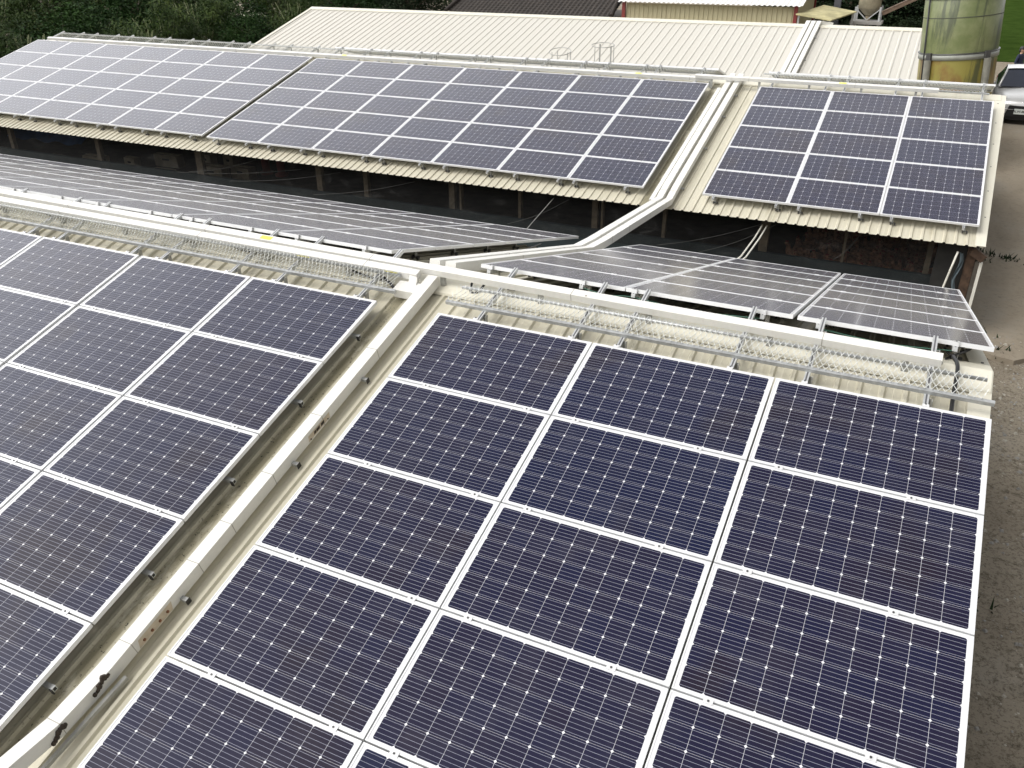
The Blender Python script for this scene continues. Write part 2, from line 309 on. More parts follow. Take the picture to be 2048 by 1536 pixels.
def inst(name, me, parent, loc=(0, 0, 0), rot=(0, 0, 0)):
    o = bpy.data.objects.new(name, me); COL.objects.link(o); o.parent = parent; o.location = loc; o.rotation_euler = rot; return o
def single(name, mb, mats, label, cat, group=None, base=None):
    o = mb.build(name, mats, None, base if base is not None else (0, 0, 0)); return tag(o, label, cat, group)

# ------------------------------------------------------------------ layout numbers (metres)
AN = 0.2676; T = math.tan(AN); CA, SA = math.cos(AN), math.sin(AN)
PV = 1.012; PW, PH = 1.648, 0.999; GZ = -3.5
RIDGES = {"near": (0.78, 0.04), "middle": (15.55, 0.06), "far": (30.3, 0.03)}
def F(u, s, h=0.0): return Vector((u, s * CA - h * SA, s * SA + h * CA))                                  # near front array plane (s runs up the slope)
def FM(u, s, h=0.0): return Vector((u, 14.781 + s * CA - h * SA, 0.0526 + s * SA + h * CA))               # middle front array plane
def B(u, s, h=0.0): return Vector((u, 0.9025 + s * CA + h * SA, 0.2012 - s * SA + h * CA))                # near back array plane (s runs down the slope)
def BM(u, s, h=0.0): return Vector((u, 15.73 + s * CA + h * SA, 0.262 - s * SA + h * CA))                 # middle back array plane
def roofz(shed, y): yr, zr = RIDGES[shed]; return zr - abs(y - yr) * T

# ------------------------------------------------------------------ ground, path, lawn
mb = MB(); mb.grid(lambda a, c: (-320 + 640 * a, -120 + 640 * c, GZ + 0.03 * math.sin(a * 90) * math.sin(c * 77)), 60, 60)
tag(mb.build("ground", GROUND), kind="structure")
mb = MB(); rnd = random.Random(3); edge = []
for i in range(41): edge.append((5.2 + i * 0.35, 9.35 + 0.25 * math.sin(i * 1.7) + rnd.uniform(-0.18, 0.18)))
PZ = lambda y: GZ + 0.10 + 0.58 * max(0.0, min(1.0, (y - 16) / 10.0)) ** 1.5 * 1.0     # the yard climbs a little towards the parked car
rows_ = [[(x, y, GZ + 0.10) for x, y in edge]] + [[(x, yy, PZ(yy)) for x, y in edge] for yy in (12, 16, 18, 20, 22, 24, 26, 60)]; n = len(edge)
top = [p for r_ in rows_ for p in r_]; mb.add(top, [(j * n + i, j * n + i + 1, (j + 1) * n + i + 1, (j + 1) * n + i) for j in range(len(rows_) - 1) for i in range(n - 1)])
mb.add(rows_[0] + [(x, y, GZ - 0.05) for x, y, z in rows_[0]], [(i, i + n, i + n + 1, i + 1) for i in range(n - 1)])
mb.add([r_[0] for r_ in rows_] + [(r_[0][0], r_[0][1], GZ - 0.05) for r_ in rows_], [(i, i + 1, len(rows_) + i + 1, len(rows_) + i) for i in range(len(rows_) - 1)])
tag(mb.build("path", PATH), kind="structure")
mb = MB(); mb.grid(lambda a, c: (-4 + 80 * a, 45.7 + 70 * c, GZ + 0.70 + 0.5 * c), 20, 20)
tag(mb.build("lawn", LAWN), kind="structure")
# loose stones on the dirt yard
mb = MB(); rnd = random.Random(11)
for i in range(2600):
    x = rnd.uniform(4.9, 7.6); y = rnd.uniform(-4.5, 10.2); r = rnd.choice((0.008, 0.012, 0.012, 0.018, 0.03)) * rnd.uniform(0.7, 1.3)
    a = rnd.uniform(0, 6.28); vs = [(x + r * math.cos(a + k * 1.57) * rnd.uniform(0.7, 1.5), y + r * math.sin(a + k * 1.57) * rnd.uniform(0.7, 1.5), GZ + 0.005 + (0.10 if y > 9.6 else 0)) for k in range(4)]
    vs += [(v[0] * 0.4 + x * 0.6, v[1] * 0.4 + y * 0.6, v[2] + r * 0.9) for v in vs]
    mb.add(vs, [(4, 5, 6, 7)] + [(k, (k + 1) % 4, 4 + (k + 1) % 4, 4 + k) for k in range(4)], 0 if rnd.random() < 0.6 else 1)
tag(mb.build("gravel", [CONC, simple("pale_stone", (0.42, 0.39, 0.33), 0.9)]), kind="stuff")
mb = MB(); rnd = random.Random(5)
spots = [(5.6, 14.6, 60), (5.75, 15.1, 50), (6.3, 14.9, 40), (5.5, 9.7, 50), (5.55, 10.2, 40), (6.9, 14.7, 30), (6.0, 9.4, 30), (5.5, 2.2, 24), (6.2, 1.0, 14), (5.3, -1.8, 20), (6.0, -3.0, 12)]
for sx, sy, k in spots:
    for i in range(k):
        x = sx + rnd.gauss(0, 0.16); y = sy + rnd.gauss(0, 0.12); z = GZ + (0.10 if y > 9.5 else 0.0); a = rnd.uniform(0, 6.28); h = rnd.uniform(0.05, 0.16); w = 0.018
        dx, dy = math.cos(a), math.sin(a)
        mb.add([(x - dy * w, y + dx * w, z), (x + dy * w, y - dx * w, z), (x + dx * h * 0.8, y + dy * h * 0.8, z + h)], [(0, 1, 2)])
tag(mb.build("weeds", LEAF_C), kind="stuff")

# ------------------------------------------------------------------ sheds
def corrugated(x0, x1, ya, za, yb, zb, pitch=0.183, rib=0.024):
    """ribbed sheet between ridge line (ya,za) and eave line (yb,zb)"""
    mb = MB(); prof = []; x = x0
    while x < x1:
        for dx, h in ((0, 0), (pitch * 0.30, 0.0), (pitch * 0.34, 0.003), (pitch * 0.62, 0.0), (pitch * 0.68, 0), (pitch * 0.76, rib), (pitch * 0.92, rib)): prof.append((min(x + dx, x1), h))
        x += pitch
    prof.append((x1, 0))
    ny, nz = (-SA, CA) if yb < ya else (SA, CA); segs = 6; vs = []
    for j in range(segs + 1):
        f = j / segs; y, z = ya + (yb - ya) * f, za + (zb - za) * f
        for px, h in prof: vs.append((px, y + ny * h, z + nz * h))
    L = len(prof); mb.add(vs, [(j * L + i, j * L + i + 1, (j + 1) * L + i + 1, (j + 1) * L + i) for j in range(segs) for i in range(L - 1)])
    return mb
def make_shed(key, x0, x1, fl, bl, label, roofm, front=True, x1top=None):
    yr, zr = RIDGES[key]; rib = 0.024
    zs = zr - 0.03                                                # sheet lies under the ridge cap
    t = thing("chicken_shed", ((x0 + x1) / 2, yr, GZ), label, "shed")
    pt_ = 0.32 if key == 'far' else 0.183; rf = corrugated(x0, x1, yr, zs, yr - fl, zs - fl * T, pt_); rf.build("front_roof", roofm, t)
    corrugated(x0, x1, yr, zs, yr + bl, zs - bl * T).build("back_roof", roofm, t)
    cap = MB(); w = 0.27
    for sgn in (-1, 1):
        cap.add([(x0 - 0.02, yr, zr + 0.012), (x1 + 0.02, yr, zr + 0.012), (x1 + 0.02, yr + sgn * w, zr + 0.012 - w * T), (x0 - 0.02, yr + sgn * w, zr + 0.012 - w * T)], [(0, 1, 2, 3)])
        cap.add([(x0 - 0.02, yr + sgn * w, zr + 0.012 - w * T), (x1 + 0.02, yr + sgn * w, zr + 0.012 - w * T), (x1 + 0.02, yr + sgn * (w + 0.004), zr - 0.016 - w * T), (x0 - 0.02, yr + sgn * (w + 0.004), zr - 0.016 - w * T)], [(0, 1, 2, 3)])
    cap.build("ridge_cap", VERGE, t)
    for xe, sg in ((x1, 1), (x0, -1)):
        vb = MB(); wv = 0.17
        for sgn, L in ((-1, fl), (1, bl)):
            pts = []
            for d_ in (0.0, L + 0.012):
                y = yr + sgn * d_; z = zs - d_ * T + rib + 0.008; xo = xe + sg * (0.03 + (0.09 if (d_ == 0 and key == "middle" and sg > 0) else 0.0))
                pts.append([(xe - sg * (wv - 0.03), y, z), (xo, y, z), (xo, y, z - 0.12)])
            (a0, a1, a2), (b0, b1, b2) = pts; vb.add([a0, a1, a2, b0, b1, b2], [(0, 1, 4, 3), (1, 2, 5, 4)])
            for k in range(int(L / 0.9)):
                d_ = 0.4 + k * 0.92; vb.box((xe - sg * 0.03, yr + sgn * d_, zs - d_ * T + rib + 0.011), (0.022, 0.022, 0.008), 1)
        vb.build("verge_trim", [VERGE, BOLT], t)
    # posts, low walls, netting
    for sgn, L in ((-1, fl), (1, bl)):
        yw = yr + sgn * (L - 0.55); ze = zs - (L - 0.55) * T
        wl = MB(); wl.bar((x0 + 0.1, yw, GZ + 0.55), (x1 - 0.1, yw, GZ + 0.55), 0.10, 1.1); wl.build("low_wall", TEAL, t)
        be = MB(); be.bar((x0, yw, ze - 0.09), (x1, yw, ze - 0.09), 0.08, 0.12); be.build("eave_beam", DARK, t)
        if key == "near" and sgn < 0: continue
        nb = MB(); nb.grid(lambda a, c: (x0 + 0.1 + (x1 - x0 - 0.2) * a, yw + sgn * (0.13 + 0.03 * math.sin(a * 97)), GZ + 0.9 + (ze - 0.1 - GZ - 0.9) * c), 160, 3, smooth=True); nb.build("side_net", NET, t)
    for xe in (x0 + 0.12, x1 - 0.12):
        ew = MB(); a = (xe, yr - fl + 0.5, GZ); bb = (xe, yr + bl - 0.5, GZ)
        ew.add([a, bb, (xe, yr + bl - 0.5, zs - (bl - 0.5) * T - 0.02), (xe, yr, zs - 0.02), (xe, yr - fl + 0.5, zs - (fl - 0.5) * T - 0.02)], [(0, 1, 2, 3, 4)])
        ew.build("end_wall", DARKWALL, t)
    return t
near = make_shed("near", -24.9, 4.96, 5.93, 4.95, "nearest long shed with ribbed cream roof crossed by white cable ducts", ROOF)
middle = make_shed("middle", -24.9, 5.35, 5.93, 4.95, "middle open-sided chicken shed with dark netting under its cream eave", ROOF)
far = make_shed("far", -24.7, 5.3, 5.93, 5.0, "farthest long shed whose pale ribbed roof carries no solar panels", ROOF2)
# wooden posts along the middle shed's front wall
yw = 15.55 - 5.38 - 0.11
for x, w, m in [(-2.1, 0.13, WOOD), (-1.93, 0.05, WOOD), (-5.65, 0.14, WOOD), (-5.42, 0.05, WOOD), (-8.05, 0.12, WOOD), (-9.45, 0.16, WOOD), (-13.4, 0.22, WOOD), (-3.9, 0.07, WOOD), (1.52, 0.17, WOOD), (-0.55, 0.07, WOOD), (-17.2, 0.14, WOOD), (-20.9, 0.14, WOOD), (3.05, 0.05, WOOD), (4.55, 0.10, WOOD)]:
    p = MB(); p.bar((x, yw + 0.2, GZ), (x, yw + 0.2, roofz("middle", yw + 0.2) - 0.05), w, 0.12, up=(0, 1, 0)); p.build("post", m, middle)
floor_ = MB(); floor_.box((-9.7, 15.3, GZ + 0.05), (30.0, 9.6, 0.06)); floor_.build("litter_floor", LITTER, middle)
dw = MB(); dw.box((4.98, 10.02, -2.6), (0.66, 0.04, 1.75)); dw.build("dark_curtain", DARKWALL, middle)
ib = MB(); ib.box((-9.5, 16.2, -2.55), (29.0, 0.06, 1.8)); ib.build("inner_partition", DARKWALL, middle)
# faint cords holding the netting, hung in slack diagonals
rnd = random.Random(21)
for (xa, za, xb_, zb_) in [(1.6, -1.72, -0.6, -2.5), (1.75, -1.75, 0.3, -2.52), (-2.6, -1.75, -4.1, -2.5), (-6.5, -1.8, -9.5, -2.45), (-8.6, -1.8, -12.2, -2.4), (-9.8, -1.85, -14.0, -2.35), (-11.2, -1.75, -13.6, -2.3), (3.3, -1.75, 2.9, -2.3)]:
    c = MB(); pts = [(xa + (xb_ - xa) * f, 9.98, za + (zb_ - za) * f - 0.07 * math.sin(math.pi * f)) for f in [i / 8 for i in range(9)]]
    c.tube(pts, 0.004, 5); c.build("net_cord", CORD, middle)
# right-end corner of the middle shed: rusty post, pale downpipe, blue rag
p = MB(); p.bar((5.22, 9.95, GZ), (5.22, 9.95, -1.68), 0.15, 0.10, up=(0, 1, 0)); p.build("rusty_corner_post", RUSTW, middle)
p = MB(); p.bar((5.40, 9.9, GZ), (5.40, 9.9, -1.95), 0.05, 0.05, up=(0, 1, 0)); p.build("pale_corner_pole", PIPE, middle)
p = MB(); p.bar((5.2, 9.82, -1.72), (5.42, 9.82, -1.86), 0.1, 0.14, up=(0, 0, 1)); p.build("rafter_end", RUSTW, middle)
rg = MB(); rg.grid(lambda a, c: (5.02 + 0.06 * a + 0.03 * math.sin(c * 9), 9.84 + 0.03 * math.sin(a * 7 + c * 12), -1.8 - 0.95 * c), 5, 12, smooth=True)
single("blue_rag", rg, simple("faded_blue_cloth", (0.10, 0.13, 0.145), 0.8, 0, 0.4, 9), "faded blue rag hanging beside the rusty corner post of the middle shed", "rag", base=(5.03, 9.84, -2.3))
c = MB(); c.tube([(4.98, 9.72, -1.75), (4.93, 9.72, -2.1), (4.86, 9.70, -2.6), (4.82, 9.68, GZ)], 0.018, 8)
single("hanging_hose", c, PIPE, "thin cream hose hanging at the right end of the middle shed", "hose", base=(4.9, 9.7, GZ))
for k, lab in ((0, "left one of two thin white pipes slanting down from the middle eave"), (1, "right one of two thin white pipes slanting down from the middle eave")):
    c = MB(); x = 1.47 + 0.09 * k; c.tube([(x + 0.06, 9.75, -1.72), (x + 0.03, 9.2, -1.82), (x - 0.02, 8.3, -1.90), (x - 0.16, 7.2, -1.86), (x - 0.20, 6.3, -1.55)], 0.016, 8)
    single("white_pipe", c, PIPE, lab, "pipe", "slanting pipes between the sheds", base=(x, 8.5, -1.9))

# ------------------------------------------------------------------ solar panels
def panel_meshes():
    fr = MB(); w, h, lip, dep = PW / 2, PH / 2, 0.011, 0.040
    def ring(x, y): return [(-x, -y), (x, -y), (x, y), (-x, y)]
    vs = [(x, y, -dep) for x, y in ring(w, h)] + [(x, y, 0) for x, y in ring(w, h)] + [(x, y, 0) for x, y in ring(w - lip, h - lip)] + [(x, y, -0.004) for x, y in ring(w - lip, h - lip)] + [(x, y, -dep) for x, y in ring(w - 0.03, h - 0.03)]
    fs = []
    for a in (0, 1, 2):
        for k in range(4): fs.append((a * 4 + k, a * 4 + (k + 1) % 4, a * 4 + 4 + (k + 1) % 4, a * 4 + 4 + k))
    for k in range(4): fs.append((k, (k + 1) % 4, 16 + (k + 1) % 4, 16 + k))
    fr.add(vs, fs)
    gl = MB(); a, c = w - lip, h - lip; gl.add([(-a, -c, -0.003), (a, -c, -0.003), (a, c, -0.003), (-a, c, -0.003)], [(0, 1, 2, 3)])
    gl.add([(-a, -c, -0.009), (a, -c, -0.009), (a, c, -0.009), (-a, c, -0.009)], [(3, 2, 1, 0)], 1)
    cl = MB(); cl.box((0, 0, 0.002), (0.062, 0.036, 0.006)); cl.lathe((0, 0, 0.005), [(0.0075, 0), (0.0075, 0.005), (0.0, 0.005)], 8, 1, False)
    ec = MB(); ec.box((0, 0.006, 0.002), (0.05, 0.03, 0.005)); ec.box((0, 0.019, -0.02), (0.05, 0.004, 0.05)); ec.lathe((0, 0.02, 0.005), [(0.007, 0), (0.007, 0.004), (0, 0.004)], 8, 1, False)
    return fr.mesh("frame", FRAME), gl.mesh("glass", [CELLS, FRAME]), cl.mesh("clamp", [CLAMP, BOLT]), ec.mesh("end_clamp", [CLAMP, BOLT])
PF, PG, PC, PE = panel_meshes()
ORD = ["first", "second", "third", "fourth", "fifth", "sixth", "seventh", "eighth", "ninth", "tenth", "eleventh"]
def array(fn, tilt, cols, rows, clamps, fmt, group, up, rowname, colname, ds=0.0, sx=1.0):
    """fn(u,s): plane; cols: left edges; up=+1 when local +y runs up the slope (row 0 at the ridge)"""
    for ci, u in enumerate(cols):
        for r in rows:
            s = (r + 0.5) * PV + ds; loc = fn(u + PW * sx / 2 + 0.004, -s if up > 0 else s)
            o = bpy.data.objects.new("solar_panel", None); COL.objects.link(o); o.location = loc; o.rotation_euler = (tilt, 0, 0); o.scale = (sx, 1, 1); o.empty_display_size = 0.1
            tag(o, fmt.format(row=rowname(r), col=colname(ci)), "solar panel", group)
            inst("frame", PF, o); inst("glass", PG, o)
            for cu in clamps[ci]:
                lx = (cu - (u + PW * sx / 2 + 0.004)) / sx
                if r > 0: inst("clamp", PC, o, (lx, up * (PH / 2 + 0.0065), 0))
                else: inst("clamp", PE, o, (lx, up * (PH / 2 + 0.004), 0), (0, 0, 0 if up > 0 else math.pi))
RN6 = lambda r: ["top", "second", "third", "fourth", "fifth", "bottom"][r] + " row"
RN5 = lambda r: ["top", "second", "third", "fourth", "bottom"][r] + " row"
RB = lambda r: ["ridge row", "second row", "third row", "fourth row", "fifth row", "eave row"][r]
R_FR = [[0.42, 1.43], [1.885, 2.93], [3.56, 4.50]]
array(F, AN, [0.0, 1.660, 3.322], range(6), R_FR, "navy solar panel in {row}, {col} right of the duct, nearest right-hand block", "nearest right block of panels", 1, RN6, lambda c: ORD[c] + " column")
U_FL = [-2.384, -4.057, -5.752, -7.43]
R_FL = [[-2.09, -1.005], [-3.82, -2.755], [-5.57, -4.30], [-7.2, -6.12]]
array(F, AN, U_FL, range(6), R_FL, "navy solar panel in {row}, {col} left of the duct, nearest left-hand block", "nearest left block of panels", 1, RN6, lambda c: ORD[c] + " column")
U_B = [-1.108 - 1.664 * (k + 1) for k in range(7)] + [-12.9 - 1.664 * (k + 1) for k in range(4)]
R_B = [[u + 0.34, u + 1.30] for u in U_B]
array(B, -AN, U_B, range(6), R_B, "glossy solar panel in {row}, {col} left of the ducts, behind nearest ridge", "left block behind the nearest ridge", -1, RB, lambda c: ORD[c] + " column")
U_BR = [-0.029, 1.628, 3.318]; R_BR = [[0.10, 1.17], [1.73, 3.01], [3.52, 4.67]]
array(B, -AN, U_BR, range(6), R_BR, "glossy solar panel in {row}, {col} right of the ducts, behind nearest ridge", "right block behind the nearest ridge", -1, RB, lambda c: ORD[c] + " column", ds=0.09)
U_M = [-12.684 + 1.6757 * k for k in range(7)]
R_M = [[-12.40, -11.35], [-10.64, -9.63], [-9.09, -7.83], [-7.34, -6.27], [-5.63, -4.53], [-3.87, -2.84], [-2.48, -1.34]]
array(FM, AN, U_M, range(5), R_M, "greyish solar panel in {row}, {col} left of the ducts, middle shed", "middle shed block left of the ducts", 1, RN5, lambda c: ORD[6 - c] + " column", sx=1.01)
U_N = [-24.752 + 1.697 * k for k in range(7)]; R_N = [[u + 0.30, u + 1.32] for u in U_N]
array(FM, AN, U_N, range(5), R_N, "pale grey solar panel in {row}, {col} from the treed end, middle shed", "middle shed block at the treed end", 1, RN5, lambda c: ORD[c] + " column", ds=-0.06, sx=1.024)
U_Q = [0.256, 1.909, 3.566]; R_Q = [[0.49, 1.71], [2.13, 3.23], [3.78, 4.98]]
array(FM, AN, U_Q, range(5), R_Q, "mauve solar panel in {row}, {col} right of the ducts, middle shed", "middle shed block beside the yard", 1, RN5, lambda c: ORD[c] + " column")
array(BM, -AN, U_M, range(1), R_M, "edge-on solar panel behind the middle ridge, {col} left of the ducts", "panels behind the middle ridge", -1, RB, lambda c: ORD[6 - c] + " column")
array(BM, -AN, U_Q, range(1), R_Q, "edge-on solar panel behind the middle ridge, {col} right of the ducts", "panels behind the middle ridge", -1, RB, lambda c: ORD[c] + " column")

# ------------------------------------------------------------------ rails and posts under the panels
def rails(fn, shed, us, s0, s1, posts, fmt, group, up):
    """slotted rail along the slope from s0 to s1 (panel coordinate, down-slope positive for the back planes), with posts at the given s"""
    for i, u in enumerate(us):
        a, b_ = fn(u, s0, -0.062), fn(u, s1, -0.062)
        t = thing("mounting_rail", tuple((a + b_) / 2), fmt.format(n=ORD[i // 2] + " column", side=("left", "right")[i % 2]), "rail", group)
        m = MB(); nrm = fn(0, 0, 1) - fn(0, 0, 0)
        m.bar(a, b_, 0.040, 0.040, nrm)                                     # body
        for sx in (-0.0135, 0.0135): m.bar(fn(u + sx, s0, -0.0405), fn(u + sx, s1, -0.0405), 0.013, 0.004, nrm)
        m.bar(fn(u, s0, -0.0418), fn(u, s1, -0.0418), 0.013, 0.002, nrm, 1)
        m.build("slotted_bar", [ALU, SLOT], t)
        for sp in posts:
            p = fn(u + 0.047, sp, -0.05); zb = roofz(shed, p.y) + 0.0
            q = MB(); q.bar((p.x, p.y, zb), (p.x, p.y, p.z), 0.05, 0.006, up=(1, 0, 0)); q.bar((p.x - 0.022, p.y + 0.01, zb), (p.x - 0.022, p.y + 0.01, p.z), 0.03, 0.006, up=(0, 1, 0))
            for sx in (-1, 1): q.box((p.x - 0.01 + sx * 0.036, p.y, zb + 0.006), (0.022, 0.05, 0.03), 1)
            q.box((p.x - 0.01, p.y, zb + 0.028), (0.10, 0.05, 0.006), 1)
            q.build("post", [POSTM, BOLT], t)
flat = lambda L: [x for c in L for x in c]
rails(F, "near", flat(R_FR), -6.14, 0.97, [-5.6, -3, 0.14, 0.78], "{side} slotted rail under {n}, nearest right-hand block", "rails under the nearest right block", 1)
rails(F, "near", flat([sorted(c) for c in R_FL]), -6.14, 0.97, [-5.6, -3, 0.14, 0.78], "{side} slotted rail under {n} from the duct, nearest left-hand block", "rails under the nearest left block", 1)
rails(F, "near", flat([[-8.9, -7.85], [-10.6, -9.5], [-12.3, -11.2]]), 0.1, 0.97, [0.14, 0.78], "{side} rail end on the nearest ridge, {n} past the left picture edge block", "rail ends on the nearest ridge", 1)
rails(B, "near", flat(R_B), -0.03, 6.14, [0.12, 1.04, 2.06, 3.07, 4.08], "{side} rail under {n} left of the ducts, behind nearest ridge", "rails under the left block behind the nearest ridge", -1)
rails(B, "near", flat(R_BR), 0.04, 6.22, [0.20, 1.14, 2.16, 3.17, 4.18], "{side} rail under {n} right of the ducts, behind nearest ridge", "rails under the right block behind the nearest ridge", -1)
rails(FM, "middle", flat(R_M), -5.14, 0.98, [-5.0, -2.5, 0.14, 0.8], "{side} rail under {n} from the block gap, middle shed", "rails under the middle shed block", 1)
rails(FM, "middle", flat(R_N), -5.08, 0.98, [-4.94, -2.5, 0.14, 0.8], "{side} rail under {n} from the treed end, middle shed", "rails under the treed end block", 1)
rails(FM, "middle", flat(R_Q), -5.14, 0.98, [-5.0, -2.5, 0.14, 0.8], "{side} rail under {n} beside the yard, middle shed", "rails under the yard side block", 1)
# C purlins under the nearest left block: dark open ends poke out beside the duct
for k in range(6):
    s = -0.47 - 1.012 * k; m = MB(); a, b_ = F(-7.6, s, -0.11), F(-0.665, s, -0.11); nrm = F(0, 0, 1) - F(0, 0, 0)
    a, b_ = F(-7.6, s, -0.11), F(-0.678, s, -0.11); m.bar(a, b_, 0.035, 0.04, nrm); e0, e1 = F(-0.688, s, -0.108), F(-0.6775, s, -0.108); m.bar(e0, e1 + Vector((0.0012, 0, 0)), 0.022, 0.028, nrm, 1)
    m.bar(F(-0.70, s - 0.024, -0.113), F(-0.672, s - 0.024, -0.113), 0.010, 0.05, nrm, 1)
    single("support_purlin", m, [GALV, BLACK], "steel channel end poking out under the {} panel down beside the duct".format(["top", "second", "third", "fourth", "fifth", "lowest"][k]), "channel", "channel ends beside the nearest duct", base=tuple(b_))

# ------------------------------------------------------------------ cable ducts and trays
def joints(m, pts_fn, xs, w):
    for x in xs: m.box(*pts_fn(x), 1)
def tray(label, fn0, x0, x1, s0, stickers=(), w=0.10, h=0.075, h0=-0.038, elbow=None, shed="near", k=0.0):
    fn = lambda x, s_, h=0.0: fn0(x, s_ + k * x, h); s = s0
    a = fn(x0, s, h0); t = thing("cable_tray", tuple(a), label, "cable tray", "white cable trays along the ridges"); nrm = fn(0, 0, 1) - fn(0, 0, 0)
    m = MB(); m.bar(fn(x0, s, h0 + h / 2), fn(x1, s, h0 + h / 2), w, h, nrm); m.build("duct", TRUNK, t)
    x = x0 + 1.3
    while x < x1 - 0.2: j = MB(); j.bar(fn(x, s, h0 + h / 2), fn(x + 0.006, s, h0 + h / 2), w + 0.003, h + 0.003, nrm); j.build("joint", JOINT, t); x += 2.4
    x = x0 + 0.4
    while x < x1:
        p = fn(x, s, h0); zb = roofz(shed, p.y); q = MB(); q.bar((p.x, p.y, zb + 0.01), (p.x, p.y, p.z + 0.002), 0.05, 0.04, up=(0, 1, 0)); q.build("support_leg", POSTM, t); x += 1.15
    for (xs, side) in stickers:
        q = MB()
        if side == "top": q.bar(fn(xs, s, h0 + h + 0.0025), fn(xs + 0.16, s, h0 + h + 0.0025), w * 0.62, 0.002, nrm)
        else: q.bar(fn(xs, s - w / 2 - 0.0025, h0 + h / 2), fn(xs + 0.17, s - w / 2 - 0.0025, h0 + h / 2), 0.002, h * 0.62, nrm)
        q.build("sticker", YELLOW, t)
    return t
tray("long white cable tray on the nearest ridge running past the crossing", F, -14.5, 4.57, 0.645, [(-2.76, "top")], k=-0.0095)
t2 = tray("second white cable tray on the nearest ridge, bent down at the crossing", F, -14.5, -0.62, 0.518, [(-0.92, "front"), (-2.1, "front")], k=-0.004)
e = MB(); a = F(-0.57, 0.520, 0.0); e.bar(F(-0.62, 0.520, -0.0005), F(-0.52, 0.520, -0.0005), 0.094, 0.071, F(0, 0, 1)); e.bar(F(-0.57, 0.520, 0.0), F(-0.54, 0.36, -0.11), 0.09, 0.07, (0, 0, 1)); e.build("elbow", TRUNK, t2)
e = MB(); e.bar(F(-0.72, 0.36, -0.10), F(-0.46, 0.36, -0.10), 0.17, 0.10, F(0, 0, 1)); e.build("junction_box", TRUNK, t2)
tray("white cable tray on the middle ridge, left of the three ducts", FM, -24.4, -0.95, 0.22, [(-11.9, "top"), (-2.9, "top")], shed="middle")
tray("white cable tray on the middle ridge crossing over the three ducts", FM, -1.35, 4.1, 0.20, [(2.0, "top")], shed="middle", h0=0.03)

def duct(label, pts, w, h, x, brackets=(), shed=None, jts=(), patches=False):
    pts3 = [Vector((x if len(p) == 2 else p[0], *p[-2:])) for p in pts]
    t = thing("cable_duct", tuple(pts3[0]), label, "cable duct", "white cable ducts running across the sheds"); m = MB(); m.beam(pts3, w, h); m.build("duct", TRUNK, t)
    for f in jts:
        j = MB()
        L = [0]
        for a_, b_ in zip(pts3, pts3[1:]): L.append(L[-1] + (b_ - a_).length)
        d = f * L[-1]
        for i in range(len(pts3) - 1):
            if L[i] <= d <= L[i + 1]:
                e = (pts3[i + 1] - pts3[i]).normalized(); n = Vector((1, 0, 0)).cross(e); n = n if n.z > 0 else -n; c = pts3[i] + e * (d - L[i])
                j.bar(c + n * (h / 2), c + n * (h / 2) + e * 0.005, w + 0.004, h + 0.004, n); break
        j.build("joint", JOINT, t)
    for (y, sx) in brackets:
        p = MB(); zb = roofz(shed, y); p.box((x + sx * (w / 2 + 0.02), y, zb + 0.035), (0.09, 0.035, 0.03), 0, Matrix.Rotation(AN if y < RIDGES[shed][0] else -AN, 3, 'X')); p.box((x + sx * (w / 2 + 0.066), y, zb + 0.03), (0.004, 0.045, 0.05), 1, Matrix.Rotation(AN, 3, 'X')); p.build("bracket", [GALV, BLACK], t)
    return t
def rz(shed, y, h): return (y, roofz(shed, y) + h)
XD = -0.385
dt = duct("wide white cable duct running down the nearest roof between the panel blocks", [rz("near", 0.60, 0.03), rz("near", -4.1, 0.03), (-4.55, roofz("near", -4.1) + 0.03 - 0.45 * T + 0.045), (-5.6, roofz("near", -4.1) - 0.03), (-6.6, roofz("near", -4.1) - 0.07)], 0.115, 0.115, XD, [(-0.92, 1), (-2.02, 1), (-3.42, 1)], "near", (0.17, 0.30, 0.40, 0.475, 0.53, 0.63, 0.72, 0.83))
yl = -1.63; pl = MB(); nrmF = Vector((0, -SA, CA))
def dside(y, h): return Vector((XD + 0.0595, y, roofz("near", y) + 0.03 + 0.55 * h))
pl.add([dside(-1.46, 0.03), dside(-1.78, 0.03), dside(-1.78, 0.14), dside(-1.46, 0.14)], [(0, 1, 2, 3)])
for yy, ww in ((-1.545, 0.05), (-1.615, 0.05), (-1.67, 0.03)): pl.add([dside(yy, 0.055) + Vector((0.002, 0, 0)), dside(yy - ww, 0.055) + Vector((0.002, 0, 0)), dside(yy - ww, 0.115) + Vector((0.002, 0, 0)), dside(yy, 0.115) + Vector((0.002, 0, 0))], [(0, 1, 2, 3)], 1)
for yy in (-1.49, -1.75): pl.ball(dside(yy, 0.05) + Vector((0.002, 0, 0)), 0.008, 1, 6, 4)
pl.build("label_plate", [BEIGE, MASTIC], dt)
pl = MB(); pl.add([dside(-3.52, 0.015), dside(-3.86, 0.015), dside(-3.86, 0.16), dside(-3.52, 0.16)], [(0, 1, 2, 3)])
for k in range(4): pl.ball(dside(-3.57 - 0.08 * k, 0.075) + Vector((0.002, 0, 0)), 0.013, 1, 7, 5)
pl.build("riveted_patch", [BEIGE, simple("rust_rivet", (0.22, 0.10, 0.05), 0.8)], dt)
for cy, cz, k in ((-4.16, 0.12, 0), (-4.52, 0.13, 1)):
    lm = MB(); rr = random.Random(k)
    for i in range(26):
        f = i / 25; lm.ball(dside(cy - 0.10 * f + 0.02 * rr.uniform(-1, 1), cz + 0.06 - 0.16 * abs(f - 0.35) + rr.uniform(-0.015, 0.015)) + Vector((0.002, 0, 0.03)), rr.uniform(0.010, 0.02), 0, 6, 4)
    lm.build("mastic_lump", MASTIC, dt)
